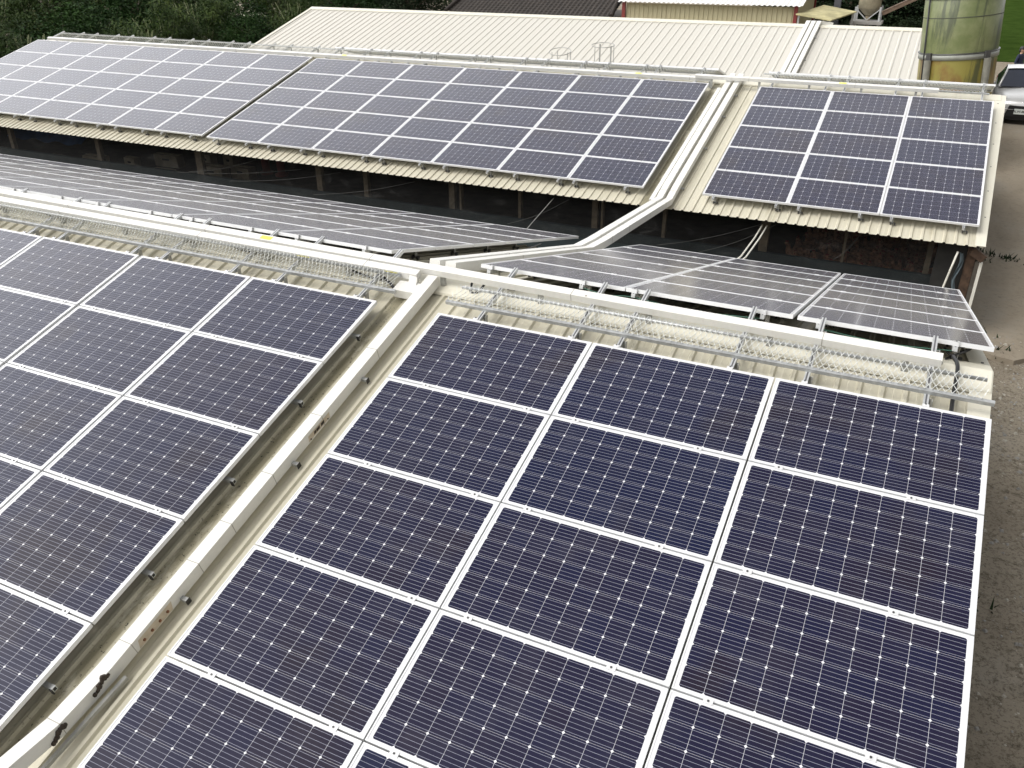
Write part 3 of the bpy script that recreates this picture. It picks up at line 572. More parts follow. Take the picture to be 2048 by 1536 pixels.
st = MB(); st.bar((XD + 0.12, -4.06, roofz("near", -4.06) + 0.03), (XD + 0.05, -5.15, roofz("near", -5.15) + 0.05), 0.03, 0.03); st.build("support_angle", POSTM, dt)
for X, lab, k in ((-0.545, "left cable duct bridging from the middle eave to the nearest ridge", 0), (-0.345, "right cable duct bridging from the middle eave to the nearest ridge", 1)):
    duct(lab, [rz("near", 0.86, 0.05), rz("near", 5.2, 0.05), (X, 5.8, roofz("near", 5.2) - 0.02), (X, 9.70, roofz("middle", 9.75) + 0.01), rz("middle", 10.15, 0.05), rz("middle", 15.5, 0.05)], 0.13, 0.12, X, [(12.0, 1), (13.5, 1), (14.6, 1), (10.3, 1)] if k else [], "middle", (0.12, 0.25, 0.36, 0.42, 0.5, 0.57, 0.62, 0.71, 0.79, 0.86, 0.93))
duct("low narrow cable duct beside the two main ducts on the middle roof", [(-0.70, 9.66, roofz("middle", 9.66) + 0.03), (-0.70, 9.9, roofz("middle", 9.9) + 0.03), rz("middle", 14.8, 0.03)], 0.085, 0.08, -0.70, [(11.0, 1), (12.6, 1)], "middle", (0.3, 0.6))
for X, lab in ((-0.56, "left of three white ducts over the panel-free far roof"), (-0.36, "middle of three white ducts over the panel-free far roof"), (-0.16, "right of three white ducts over the panel-free far roof")):
    duct(lab, [rz("far", 24.5, 0.04), rz("far", 30.32, 0.04), (X, 30.6, roofz("far", 30.6) + 0.05)], 0.15, 0.10, X - 0.42, [(27.0, 1), (29.0, 1)] if X > -0.3 else [], "far")
# step-over boxes where the middle ridge ducts rise above the cap
for X in (-0.60, -0.42, -0.30):
    pass

# ------------------------------------------------------------------ chain link guards along the ridges
def guard(label, fn, x0, x1, sa, sb, ha, hb, pitch=0.052, r=0.0032):
    t = thing("mesh_guard", tuple(fn(x0, sa, ha)), label, "wire guard", "chain link guards along the ridges")
    m = MB(); nrm = fn(0, 0, 1) - fn(0, 0, 0); shift = (sb - sa) * 0.55; x = x0
    P = lambda x_, f, d=0.0: fn(x_, sa + (sb - sa) * f, ha + (hb - ha) * f + d)
    rr = random.Random(int(abs(x0) * 100) + 1)
    while x < x1:
        for dx in (shift, -shift):
            xe = x + dx
            f1 = 1.0 if x0 <= xe <= x1 else max(0.1, ((x1 if xe > x1 else x0) - x) / dx)
            j = rr.uniform(-0.004, 0.004); d = 0.006 if dx > 0 else 0.0
            pts = [P(x, -0.07, 0.008 + d), P(x + dx * f1 * 0.5 + j, f1 * 0.5, -0.006 + d + rr.uniform(-0.006, 0.004)), P(x + dx * f1 + j, f1 + 0.06, 0.012 + d)]
            m.tube(pts, r, 3, 0, False, False)
        x += pitch
    m.build("chain_link", WIRE, t)
    a = MB(); a.bar(fn(x0 - 0.02, sa - 0.012, ha - 0.022), fn(x1 + 0.06, sa - 0.012, ha - 0.022), 0.036, 0.036, nrm); a.build("lower_bar", GALV, t)
    u = MB(); u.tube([fn(x0 + 0.05, sb, hb - 0.016), fn(x1 - 0.01, sb, hb - 0.016)], 0.017, 8); u.build("upper_tube", GALV, t)
    return t
guard("chain link guard above the nearest right-hand panel block", F, 0.0, 4.93, 0.215, 0.445, 0.0, 0.02)
guard("chain link guard above the nearest left-hand panel block", F, -13.8, -0.70, 0.225, 0.455, 0.0, 0.02)
guard("chain link guard on the middle ridge left of the ducts", FM, -24.3, -0.98, 0.40, 0.72, -0.01, 0.0, 0.075, 0.0042)
guard("chain link guard on the middle ridge right of the ducts", FM, 0.13, 5.05, 0.42, 0.74, -0.01, 0.0, 0.075, 0.0042)

# ------------------------------------------------------------------ loose cables
def cable(label, pts, r=0.011, m=BLACK, name="cable"):
    P = [Vector(p) for p in pts]; out = []
    for i in range(len(P) - 1):
        p0, p1, p2, p3 = P[max(i - 1, 0)], P[i], P[i + 1], P[min(i + 2, len(P) - 1)]
        for k in range(6):
            f = k / 6; out.append(0.5 * ((2 * p1) + (p2 - p0) * f + (2 * p0 - 5 * p1 + 4 * p2 - p3) * f * f + (3 * p1 - p0 - 3 * p2 + p3) * f ** 3))
    out.append(P[-1]); c = MB(); c.tube(out, r, 7); return single(name, c, m, label, "cable", base=tuple(P[0]))
cable("black hose curling from the left chain link guard into the junction box", [F(-0.98, 0.50, -0.10), F(-0.86, 0.44, -0.12), F(-0.74, 0.36, -0.13), F(-0.66, 0.36, -0.10)], 0.016)
cable("black conduit lying beside the last rail under the right-hand guard", [F(4.66, 0.80, -0.10), F(4.70, 0.62, -0.06), F(4.70, 0.30, -0.11), F(4.70, -0.05, -0.12)], 0.017)
cable("black cable sagging under the ridge tray at the left", [F(-7.0, 0.74, -0.08), F(-6.6, 0.64, -0.14), F(-6.2, 0.60, -0.15), F(-5.8, 0.72, -0.09)], 0.012)
cable("black cable sagging under the ridge tray near the yellow sticker", [F(-3.6, 0.74, -0.08), F(-3.2, 0.62, -0.14), F(-2.8, 0.60, -0.15), F(-2.3, 0.70, -0.08)], 0.012)
cable("black cable drooping from the tray just before the crossing", [F(-1.9, 0.70, -0.06), F(-1.5, 0.58, -0.13), F(-1.15, 0.52, -0.15), F(-0.95, 0.50, -0.12)], 0.012)
cable("thick black cable looping under the corner of the right-hand array", [F(0.02, 0.70, -0.10), F(0.05, 0.58, -0.15), F(0.14, 0.60, -0.14), F(0.20, 0.74, -0.06)], 0.013)
cable("black looped cable behind the post at the yard corner", [B(4.60, 0.30, -0.10), B(4.66, 0.14, -0.13), B(4.76, 0.13, -0.08), B(4.80, 0.22, -0.06), B(4.70, 0.30, -0.14), B(4.62, 0.10, -0.17)], 0.010)
cable("green earth wire hanging under the right-hand rear array", [B(1.17, 0.06, -0.07), B(1.45, 0.05, -0.10), B(1.73, 0.06, -0.08), B(2.3, 0.05, -0.115), B(3.01, 0.06, -0.08)], 0.004, GREENW, "earth_wire")
cable("green earth wire under the array edge beside the yard corner", [B(3.52, 0.06, -0.08), B(4.1, 0.06, -0.115), B(4.67, 0.06, -0.08)], 0.004, GREENW, "earth_wire")
cable("black cable lying along the feet of the posts beside the crossing", [B(-1.0, 0.5, -0.17), B(-0.98, 1.6, -0.175), B(-0.97, 2.6, -0.165), B(-0.98, 3.4, -0.12), B(-1.05, 4.2, -0.06)], 0.010)
cable("thin dark wire slung from the middle eave to the nearest rear array", [(-2.9, 9.8, -1.72), (-3.0, 9.0, -2.0), (-2.9, 8.0, -2.05), (-2.6, 6.8, -1.52)], 0.008, POSTM)

# ------------------------------------------------------------------ inside the middle shed
def make_hen():
    o = bpy.data.objects.new("hen", None); COL.objects.link(o); o.empty_display_size = 0.1
    feather = simple("brown_feathers", (0.40, 0.21, 0.12), 0.85, 0, 0.6, 14); redm = simple("comb_red", (0.30, 0.035, 0.03), 0.6); horn = simple("beak_horn", (0.45, 0.30, 0.12), 0.5); legm = simple("leg_yellow", (0.42, 0.32, 0.12), 0.6)
    # continuous lofted body: tail - rump - breast - neck - head
    rings = [((-0.235, 0.335), 0.012, 0.030), ((-0.20, 0.315), 0.030, 0.055), ((-0.145, 0.27), 0.065, 0.075), ((-0.06, 0.235), 0.095, 0.10), ((0.03, 0.225), 0.102, 0.108), ((0.10, 0.245), 0.085, 0.095), ((0.135, 0.295), 0.052, 0.062), ((0.145, 0.345), 0.036, 0.042), ((0.155, 0.385), 0.034, 0.036), ((0.175, 0.415), 0.032, 0.030), ((0.205, 0.415), 0.018, 0.018)]
    m = MB(); n = 12; vs = []
    for i, ((x, z), w, h) in enumerate(rings):
        a = rings[max(i - 1, 0)][0]; b_ = rings[min(i + 1, len(rings) - 1)][0]; d = Vector((b_[0] - a[0], 0, b_[1] - a[1])).normalized(); up = Vector((-d.z, 0, d.x))
        for k in range(n): th = 2 * math.pi * k / n; vs.append(Vector((x, 0, z)) + Vector((0, 1, 0)) * w * math.cos(th) + up * h * math.sin(th))
    m.add(vs, [(i * n + k, i * n + (k + 1) % n, (i + 1) * n + (k + 1) % n, (i + 1) * n + k) for i in range(len(rings) - 1) for k in range(n)] + [tuple(range(n))[::-1], tuple((len(rings) - 1) * n + k for k in range(n))], 0, True)
    for sy in (-1, 1): m.ball((-0.04, sy * 0.088, 0.245), (0.11, 0.022, 0.062), 0, 9, 6)
    o['_w'] = (0, 0, 0); m.build("body", feather, o)
    c = MB()
    for k in range(4): c.ball((0.165 + 0.014 * k, 0, 0.452 - 0.004 * abs(k - 1)), (0.010, 0.004, 0.015), 0, 6, 4)
    for sy in (-1, 1): c.ball((0.195, sy * 0.008, 0.388), (0.008, 0.004, 0.016), 0, 6, 4)
    c.build("comb", redm, o)
    b_ = MB(); b_.tube([(0.212, 0, 0.413), (0.236, 0, 0.404)], [0.009, 0.001], 6); b_.build("beak", horn, o)
    for sy in (-1, 1):
        l = MB(); l.tube([(0.0, sy * 0.045, 0.15), (-0.012, sy * 0.045, 0.075), (0.005, sy * 0.045, 0.008)], [0.013, 0.008, 0.007], 6)
        for dx, dy in ((0.05, 0), (0.042, 0.022), (0.042, -0.022), (-0.03, 0)): l.tube([(0.005, sy * 0.045, 0.008), (0.005 + dx, sy * 0.045 + dy, 0.004)], [0.006, 0.003], 5)
        l.build("leg", legm, o)
    return o
hen = make_hen(); rnd = random.Random(9); used = []
def copy_tree(o, loc, rot):
    r = o.copy(); COL.objects.link(r); r.location = loc; r.rotation_euler = rot
    for ch in o.children:
        c = ch.copy(); COL.objects.link(c); c.parent = r
    return r
n_h = 0
for i in range(2000):
    x = rnd.uniform(1.9, 4.6); y = rnd.uniform(10.6, 15.2)
    if rnd.random() > 0.30 + 0.7 * (x - 1.9) / 2.7: continue
    if any((x - a) ** 2 + (y - b_) ** 2 < 0.085 for a, b_ in used): continue
    used.append((x, y)); h = hen if n_h == 0 else copy_tree(hen, (0, 0, 0), (0, 0, 0))
    h.location = (x, y, GZ + 0.08); h.rotation_euler = (0, 0, rnd.uniform(0, 6.28)); h.scale = (1.25, 1.25, 1.25); n_h += 1
    tag(h, "brown hen standing in the flock behind the middle shed's netting", "hen", "hens behind the netting")
    if n_h >= 95: break
boxes = [(-20.4, 12.6, 0.9, 0.30, 0.35), (-19.1, 12.9, 0.45, 0.25, 0.35), (-18.2, 13.6, 1.0, 0.3, 0.38), (-16.9, 14.0, 0.5, 0.3, 0.45), (-16.2, 14.3, 0.4, 0.3, 0.4), (-17.3, 12.4, 0.8, 0.4, 0.25), (-15.7, 13.0, 0.9, 0.35, 0.4), (-14.9, 13.4, 0.7, 0.35, 0.35), (-15.9, 12.1, 0.5, 0.4, 0.3), (-21.8, 12.2, 0.6, 0.3, 0.3)]
for i, (x, y, a, b_, c_) in enumerate(boxes):
    m = MB(); m.box((x, y, GZ + 0.08 + c_ / 2), (a, b_, c_)); m.box((x, y, GZ + 0.08 + c_ + 0.01), (a * 0.98, 0.05, 0.02)); m.box((x, y - b_ / 2 - 0.004, GZ + 0.08 + c_ * 0.62), (a * 0.3, 0.006, c_ * 0.16), 1)
    single("carton", m, [CARTON, DARK], "pale carton on the dim floor at the treed end of the middle shed", "carton", "cartons inside the middle shed", base=(x, y, GZ + 0.08))
m = MB(); m.grid(lambda a, c: (-24.3 + 3.6 * a, 12.4 + 1.3 * c, GZ + 0.75 + 0.35 * math.sin(c * 3.1) + 0.05 * math.sin(a * 21 + c * 6)), 24, 8, smooth=True)
single("blue_tarpaulin", m, BLUE, "blue tarpaulin draped over stores at the treed end of the middle shed", "tarpaulin", base=(-22.5, 12.8, GZ + 0.4))
for x, lab in ((-14.6, "red feeder standing left on the dim floor of the middle shed"), (-14.0, "red feeder standing right on the dim floor of the middle shed")):
    m = MB(); m.lathe((x, 14.1, GZ + 0.08), [(0.20, 0.0), (0.21, 0.07), (0.12, 0.10), (0.13, 0.45), (0.05, 0.52), (0, 0.52)], 16)
    single("poultry_feeder", m, simple("feeder_red", (0.28, 0.05, 0.035), 0.5), lab, "feeder", "red feeders inside the middle shed", base=(x, 14.1, GZ + 0.08))

# ------------------------------------------------------------------ tank between the middle and far sheds
TC = Vector((4.74, 22.42, GZ)); lean = Matrix.Rotation(R(-5.5), 3, 'Y'); RT = 1.02
tk = thing("storage_tank", tuple(TC), "tall mossy green round tank with a grey band behind the right roof corner", "tank")
def tl(mbx, prof, mi=0, n=48):
    mbx.lathe(TC, prof, n, mi, True, lean)
m = MB(); tl(m, [(0.25, 1.05), (RT * 0.96, 1.9), (RT, 2.2), (RT, 3.0), (RT, 4.0), (RT, 5.13), (RT * 0.98, 5.16)]); m.build("shell", SILO, tk)
m = MB(); tl(m, [(RT * 0.97, 5.14), (RT * 1.03, 5.15), (RT * 1.02, 5.27), (RT * 0.6, 5.57), (0.2, 5.67), (0, 5.67)]); m.build("lid", simple("lid_grey_green", (0.16, 0.18, 0.13), 0.6, 0, 0.3, 3), tk)
m = MB(); tl(m, [(RT + 0.005, 3.56), (RT + 0.03, 3.56), (RT + 0.03, 3.72), (RT + 0.005, 3.72)]); tl(m, [(RT + 0.03, 3.71), (RT + 0.045, 3.71), (RT + 0.045, 3.735), (RT + 0.005, 3.735)], 1); m.build("steel_band", [simple("band_grey", (0.30, 0.31, 0.28), 0.5, 0.2), BOLT], tk)
m = MB(); tl(m, [(RT + 0.002, 4.655), (RT + 0.008, 4.66), (RT + 0.008, 4.675), (RT + 0.002, 4.68)]); m.build("joint", simple('seam_dark', (0.07, 0.075, 0.05), 0.8), tk)
for ang in (-133, -47, 47, 133):
    c_, s_ = math.cos(R(ang)), math.sin(R(ang)); m = MB()
    m.tube([TC + lean @ Vector((c_ * (RT + 0.09), s_ * (RT + 0.09), 0)), TC + lean @ Vector((c_ * (RT + 0.09), s_ * (RT + 0.09), 3.57))], 0.095, 14); m.build("leg", simple("leg_grey", (0.13, 0.125, 0.10), 0.7, 0, 0.25), tk)
    m = MB(); m.bar(TC + lean @ Vector((c_ * (RT + 0.06), s_ * (RT + 0.06), 3.54)), TC + lean @ Vector((c_ * (RT + 0.06), s_ * (RT + 0.06), 3.76)), 0.16, 0.06, up=(c_, s_, 0)); m.build("lug", BOLT, tk)
m = MB(); a_ = R(-146); m.tube([TC + lean @ Vector((math.cos(a_) * (RT + 0.035), math.sin(a_) * (RT + 0.035), z)) for z in (0.3, 2, 3.5, 5.16)], 0.022, 8); m.build("downpipe", BLACK, tk)

# ------------------------------------------------------------------ ladder cages behind the middle ridge
for cx, zt, kind, lab in ((-8.22, -0.45, 0, "low round steel hoop showing above the middle ridge"), (-6.62, -0.17, 1, "taller square-looking steel ladder cage behind the middle ridge")):
    t = thing("ladder_cage", (cx, 22.7, GZ), lab, "ladder", "ladder cages behind the middle ridge"); y0 = 22.75; rr = 0.40
    for zz in (zt, zt - 0.75, zt - 1.5):
        m = MB(); pts = [(cx + rr * math.cos(k * math.pi / 12), y0 + 0.72 * rr * math.sin(k * math.pi / 12), zz + (0.05 if kind else 0.10) * math.sin(k * math.pi / 12)) for k in range(25)]; m.tube(pts, 0.013, 6, 0, False); m.build("hoop", POSTM, t)
    for k in (2, 8, 16, 22):
        m = MB(); a = k * math.pi / 12; x, y = cx + rr * math.cos(a), y0 + 0.72 * rr * math.sin(a)
        m.bar((x, y, GZ), (x, y, zt), 0.05 if (kind and k in (8, 22)) else 0.022, 0.012, up=(0, 1, 0)); m.build("upright", POSTM, t)
    for k in range(7):
        m = MB(); m.tube([(cx - rr * 0.85, y0 - 0.1, GZ + 0.3 + 0.36 * k), (cx + rr * 0.85, y0 - 0.1, GZ + 0.3 + 0.36 * k)], 0.012, 6); m.build("rung", POSTM, t)

# ------------------------------------------------------------------ buildings beyond the far shed
def ribbed(x0, x1, z0, z1, y, pitch=0.25, d=0.03, along='x', fixed=0.0):
    mb = MB(); pr = []; x = x0
    while x < x1 - 1e-6:
        for dx, h in ((0, 0), (pitch * .55, 0), (pitch * .65, d), (pitch * .9, d)): pr.append((min(x + dx, x1), h))
        x += pitch
    pr.append((x1, 0)); L = len(pr); vs = []
    for z in (z0, z1):
        for px, h in pr: vs.append((px, y - h, z) if along == 'x' else (fixed + h, px, z))
    mb.add(vs, [(i, i + 1, L + i + 1, L + i) for i in range(L - 1)]); return mb
yb = thing("clad_building", (-7.6, 44, GZ), "cream clad building with red corner posts and a white ribbed roof edge", "building")
ribbed(-12.0, -3.2, GZ, -0.18, 41.0).build("front_wall", CLAD, yb)
ribbed(41.0, 47.0, GZ, 0.05, 0, along='y', fixed=-3.12).build("side_wall", CLAD, yb)
for x, y in ((-12.12, 40.95), (-3.10, 40.95), (-3.08, 47.0)):
    p = MB(); p.bar((x, y, GZ), (x, y, -0.12), 0.17, 0.17, up=(0, 1, 0)); p.build("corner_post", RED, yb)
mbr = MB(); pitch = 0.26; vs = []; nx = int(9.8 / 0.065); 
for j in range(2):
    for i in range(nx + 1):
        x = -12.35 + 9.6 * i / nx; w_ = 0.03 * math.sin(2 * math.pi * x / pitch); vs.append((x, 40.55 + 3.6 * j, -0.10 + 0.9 * j + w_))
mbr.add(vs, [(i, i + 1, nx + 2 + i, nx + 1 + i) for i in range(nx)], 0, True)
vs = []
for j in range(2):
    for i in range(nx + 1):
        x = -12.35 + 9.6 * i / nx; w_ = 0.03 * math.sin(2 * math.pi * x / pitch); vs.append((x, 44.15 + 3.4 * j, 0.80 - 0.9 * j + w_))
mbr.add(vs, [(i, i + 1, nx + 2 + i, nx + 1 + i) for i in range(nx)], 0, True); mbr.build("roof", simple("white_sheet_roof", (0.74, 0.73, 0.70), 0.5, 0, 0.06), yb)
lt = thing("lean_to", (-1.6, 41.6, GZ), "low mossy yellow sheet roof leaning against the cream clad building", "lean-to")
m = MB(); q = [(-3.0, 40.3, -0.42), (-1.22, 39.7, -0.60), (-0.30, 41.6, -0.33), (-2.2, 44.0, -0.25)]
m.add(q + [(x, y, z - 0.05) for x, y, z in q], [(0, 1, 2, 3), (7, 6, 5, 4)] + [(i, (i + 1) % 4, 4 + (i + 1) % 4, 4 + i) for i in range(4)]); m.build("roof", MOSSY, lt)
for x, y, z in ((-2.85, 40.4, -0.48), (-1.3, 39.85, -0.66), (-0.45, 41.5, -0.4)):
    p = MB(); p.bar((x, y, GZ), (x, y, z), 0.09, 0.09, up=(0, 1, 0)); p.build("post", POSTM, lt)
p = MB(); p.bar((-2.85, 40.4, -1.3), (-1.3, 39.85, -0.75), 0.05, 0.05); p.build("brace", POSTM, lt)
hp = thing("feed_hopper", (0.12, 43.2, GZ), "steel feed hopper on a grey frame beyond the far roof", "hopper")
m = MB(); m.lathe((0.12, 43.2, 0), [(0.16, -0.62), (0.50, -0.30), (0.54, -0.28), (0.54, 1.3), (0.2, 1.7), (0, 1.7)], 28); m.build("bin", simple("bin_steel", (0.42, 0.38, 0.28), 0.45, 0.3, 0.25, 3), hp)
m = MB(); m.tube([(0.12, 43.2, -1.3), (0.12, 43.2, -0.45)], 0.12, 12); m.build("spout", simple("spout_rust", (0.32, 0.26, 0.17), 0.6, 0.2), hp)
m = MB(); m.box((0.12, 43.0, -0.92), (1.5, 1.2, 0.14)); m.box((0.12, 43.0, -1.25), (1.3, 1.0, 0.08)); m.build("frame_deck", CONC, hp)
for sx in (-0.58, 0.58):
    for sy in (-0.5, 0.5):
        m = MB(); m.bar((0.12 + sx, 43.2 + sy, GZ), (0.12 + sx, 43.2 + sy, -0.2), 0.09, 0.09, up=(0, 1, 0)); m.build("leg", GALV, hp)
    m = MB(); m.bar((0.12 + sx, 42.7, -0.28), (0.12, 42.7, -0.80), 0.05, 0.05, up=(0, 1, 0)); m.build("brace", GALV, hp)
m = MB(); m.bar((0.78, 43.0, -0.50), (3.2, 43.6, 0.72), 0.16, 0.20); m.bar((0.78, 43.0, -0.40), (3.2, 43.6, 0.82), 0.20, 0.03)
single("auger_pipe", m, simple("auger_rust", (0.20, 0.14, 0.10), 0.7, 0.2, 0.3), "slanting brown auger chute rising right from the feed hopper", "auger", base=(0.78, 43.0, -0.5))
m = MB(); m.bar((-1.9, 47.5, GZ), (-1.9, 47.5, 0.9), 0.35, 0.35, up=(0, 1, 0)); single("grey_column", m, simple("column_grey", (0.10, 0.10, 0.11), 0.8), "dark grey column standing behind the mossy lean-to roof", "column", base=(-1.9, 47.5, GZ))
th = thing("tiled_house", (-19.5, 48.5, GZ), "house with a dark brown tiled roof beyond the far roof", "house")
def tile_fn(a, c):
    x = -25.6 + 11.3 * a; k = c * 18; fr = k - math.floor(k)
    return (x + (0.10 * math.sin(k) * 0), 45.2 + 5.2 * c, -1.35 + 2.0 * c + 0.06 * (1 - fr) + 0.03 * math.sin(2 * math.pi * x / 0.30))
m = MB(); m.grid(tile_fn, 300, 108, smooth=False); m.build("roof", TILES, th)
m = MB(); m.tube([(-14.3, 45.1, -1.25), (-15.1, 50.4, 0.75)], 0.13, 8); m.tube([(-25.6, 45.1, -1.25), (-25.2, 50.4, 0.75)], 0.13, 8); m.tube([(-25.4, 50.4, 0.72), (-14.9, 50.4, 0.72)], 0.15, 8); m.build("hip_tiles", TILES, th)
m = MB(); m.box((-19.9, 48.6, -2.45), (10.8, 6.0, 2.1)); m.build("wall", simple("house_wall", (0.20, 0.17, 0.14), 0.9), th)
m = MB()
m.add([(-44.6, 44.6, -2.62), (-40.6, 44.2, -2.52), (-41.4, 47.6, -1.95), (-45.2, 48.0, -2.0), (-44.6, 44.6, -2.68), (-40.6, 44.2, -2.58), (-41.4, 47.6, -2.0), (-45.2, 48.0, -2.06)], [(0, 1, 2, 3), (7, 6, 5, 4), (0, 4, 5, 1), (1, 5, 6, 2)])
hut = thing("small_hut", (-42.8, 46, GZ), "small hut with a pale roof glimpsed between the trees", "hut"); m.build("roof", simple("pale_hut_roof", (0.50, 0.52, 0.38), 0.7, 0, 0.3, 2), hut)
m = MB(); m.box((-42.8, 46.1, -3.05), (3.2, 2.6, 0.9)); m.build("wall", WOOD, hut)

# ------------------------------------------------------------------ trees
def crown_mesh(name, lumps, count, leaf, mat, seed, droop=0.5):
    rr = random.Random(seed); mb = MB()
    clumps = []
    for (cx, cy, cz, rx, ry, rz_) in lumps:
        for i in range(max(6, int(16 * rx * rz_))):
            v = Vector((rr.gauss(0, 1), rr.gauss(0, 1), rr.gauss(0, 1))).normalized() * (0.55 + 0.5 * rr.random())
            clumps.append(Vector((cx + v.x * rx, cy + v.y * ry, cz + v.z * rz_)))
    per = max(8, count // len(clumps))
    for c in clumps:
        sp = rr.uniform(0.18, 0.42)
        for i in range(per):
            p = c + Vector((rr.gauss(0, sp), rr.gauss(0, sp), rr.gauss(0, sp * 0.75))); a = rr.uniform(0, 6.28); L = leaf[0] * rr.uniform(0.6, 1.3); w = leaf[1] * rr.uniform(0.7, 1.3)
            d = Vector((math.cos(a), math.sin(a), -droop * rr.random() + 0.15)).normalized(); sd = d.cross(Vector((rr.uniform(-.6, .6), rr.uniform(-.6, .6), 1))).normalized() * w
            mid = p + d * L * 0.45 + Vector((0, 0, 0.02)); mb.add([p, mid + sd, p + d * L - Vector((0, 0, L * 0.2)), mid - sd], [(0, 1, 2, 3)])
    return mb.mesh(name, mat)
def trunk_mesh(kind, h, seed):
    rr = random.Random(seed); mb = MB()
    if kind == "bamboo":
        for i in range(12):
            x, y = rr.gauss(0, 0.35), rr.gauss(0, 0.35); lx, ly = rr.gauss(0, 0.7), rr.gauss(0, 0.7)
            mb.tube([(x, y, 0), (x + lx * 0.2, y + ly * 0.2, h * 0.5), (x + lx, y + ly, h * 0.95)], [0.05, 0.045, 0.015], 6)
        return mb.mesh("culms", simple("bamboo_culm", (0.14, 0.16, 0.06), 0.6, 0, 0.3, 3))
    mb.tube([(0, 0, 0), (0.05, 0.03, h * 0.4), (-0.05, 0.05, h * 0.8)], [0.16, 0.12, 0.05], 8)
    for i in range(7):
        a = i * 0.9 + rr.random(); z = h * rr.uniform(0.3, 0.6); mb.tube([(0.03, 0.03, z), (math.cos(a) * 0.6, math.sin(a) * 0.6, z + 0.7), (math.cos(a) * 1.3, math.sin(a) * 1.3, z + 1.1)], [0.07, 0.045, 0.015], 6)
    return mb.mesh("trunk", simple("bark_brown", (0.09, 0.065, 0.045), 0.9, 0, 0.35, 6))
CR = {
    "bamboo_a": crown_mesh("crown", [(0, 0, 3.0, 1.9, 1.9, 1.4), (0.8, 0.5, 4.0, 1.3, 1.3, 1.0), (-1.0, -0.4, 2.0, 1.3, 1.3, 1.1), (0.9, -1.2, 1.8, 1.2, 1.2, 1.0)], 9000, (0.26, 0.026), LEAF_A, 1, 0.9),
    "bamboo_b": crown_mesh("crown", [(0, 0, 2.6, 1.7, 1.7, 1.3), (-0.9, 0.6, 3.6, 1.2, 1.2, 1.0), (1.1, -0.3, 2.2, 1.3, 1.3, 1.0), (-0.3, -1.3, 1.5, 1.3, 1.0, 0.9)], 9000, (0.24, 0.025), LEAF_A, 2, 0.9),
    "broad_a": crown_mesh("crown", [(0, 0, 2.9, 1.7, 1.7, 1.2), (1.0, 0.3, 2.2, 1.1, 1.1, 0.9), (-1.0, -0.6, 2.1, 1.2, 1.2, 0.9), (0, -1.2, 1.7, 1.3, 1.0, 0.9)], 9000, (0.16, 0.045), LEAF_B, 3, 0.4),
    "dark_a": crown_mesh("crown", [(0, 0, 2.8, 1.9, 1.9, 1.3), (1.0, 0.3, 1.8, 1.3, 1.3, 1.1), (-1.0, -0.6, 1.8, 1.3, 1.3, 1.0)], 8000, (0.18, 0.05), LEAF_C, 4, 0.4)}
TRK = {"bamboo": trunk_mesh("bamboo", 4.2, 1), "tree": trunk_mesh("tree", 3.6, 2)}
TREES = [  # x, y, scale, kind
    (-29.2, 12.4, 1.0, "bamboo_a"), (-28.4, 16.6, 0.92, "bamboo_b"), (-32.5, 15.5, 1.1, "bamboo_a"), (-30.4, 20.3, 1.0, "broad_a"), (-27.6, 21.6, 0.8, "bamboo_b"),
    (-35.0, 20.0, 1.15, "bamboo_b"), (-33.4, 24.3, 1.05, "broad_a"), (-29.8, 25.2, 0.92, "bamboo_a"), (-38.0, 25.5, 1.2, "bamboo_a"), (-36.0, 29.5, 1.15, "broad_a"), (-31.6, 29.6, 1.0, "bamboo_b"),
    (-28.2, 29.2, 0.78, "broad_a"), (-40.5, 31.0, 1.25, "bamboo_b"), (-37.4, 34.5, 1.2, "bamboo_a"), (-33.2, 34.2, 1.0, "broad_a"), (-29.6, 34.8, 0.9, "bamboo_a"),
    (-40.0, 39.0, 1.2, "broad_a"), (-34.8, 39.4, 1.0, "bamboo_b"), (-30.2, 40.4, 1.0, "broad_a"), (-47.0, 38.0, 1.4, "bamboo_a"), (-46.4, 50.0, 1.5, "broad_a"), (-39.4, 47.5, 1.3, "bamboo_a"), (-34.0, 46.8, 1.2, "broad_a"), (-29.5, 47.4, 1.1, "dark_a"),
    (-51.0, 45.0, 1.6, "bamboo_b"), (-43.0, 56.0, 1.7, "broad_a"), (-36.0, 55.0, 1.6, "dark_a"), (-30.0, 55.0, 1.5, "bamboo_b"), (-54.0, 55.0, 1.8, "bamboo_a"), (-26.4, 52.0, 1.2, "dark_a"),
    (-43.5, 26.5, 1.35, "broad_a"), (-46.0, 31.5, 1.4, "bamboo_b"), (-27.9, 9.0, 0.8, "broad_a"),
    (-1.5, 51.0, 1.3, "dark_a"), (1.6, 50.4, 1.3, "dark_a"), (0.2, 54.0, 1.5, "dark_a"), (-4.0, 53.5, 1.5, "dark_a"), (2.6, 46.4, 0.72, "dark_a"), (-1.0, 45.8, 0.6, "dark_a")]
DESC = {"bamboo_a": "tall feathery bamboo clump", "bamboo_b": "lower arching bamboo clump", "broad_a": "bushy broad-leaved green tree", "dark_a": "dark shaded leafy tree"}
rnd = random.Random(4)
for (x, y, s, k) in TREES:
    bamboo = k.startswith("bamboo"); o = bpy.data.objects.new("bamboo_clump" if bamboo else "tree", None); COL.objects.link(o); o.location = (x, y, GZ); o.scale = (s, s, s * rnd.uniform(0.86, 1.0)); o.rotation_euler = (0, 0, rnd.uniform(0, 6.28))
    where = "beyond the feed hopper" if x > -6 else ("right behind the treed end of the sheds" if y < 27 else ("in the grove beside the far shed's gable" if y < 43 else "at the back of the grove by the small hut"))
    tag(o, DESC[k] + " " + where, "bamboo" if bamboo else "tree", DESC[k] + "s " + where)
    inst("crown", CR[k], o); inst("culms" if bamboo else "trunk", TRK["bamboo" if bamboo else "tree"], o)

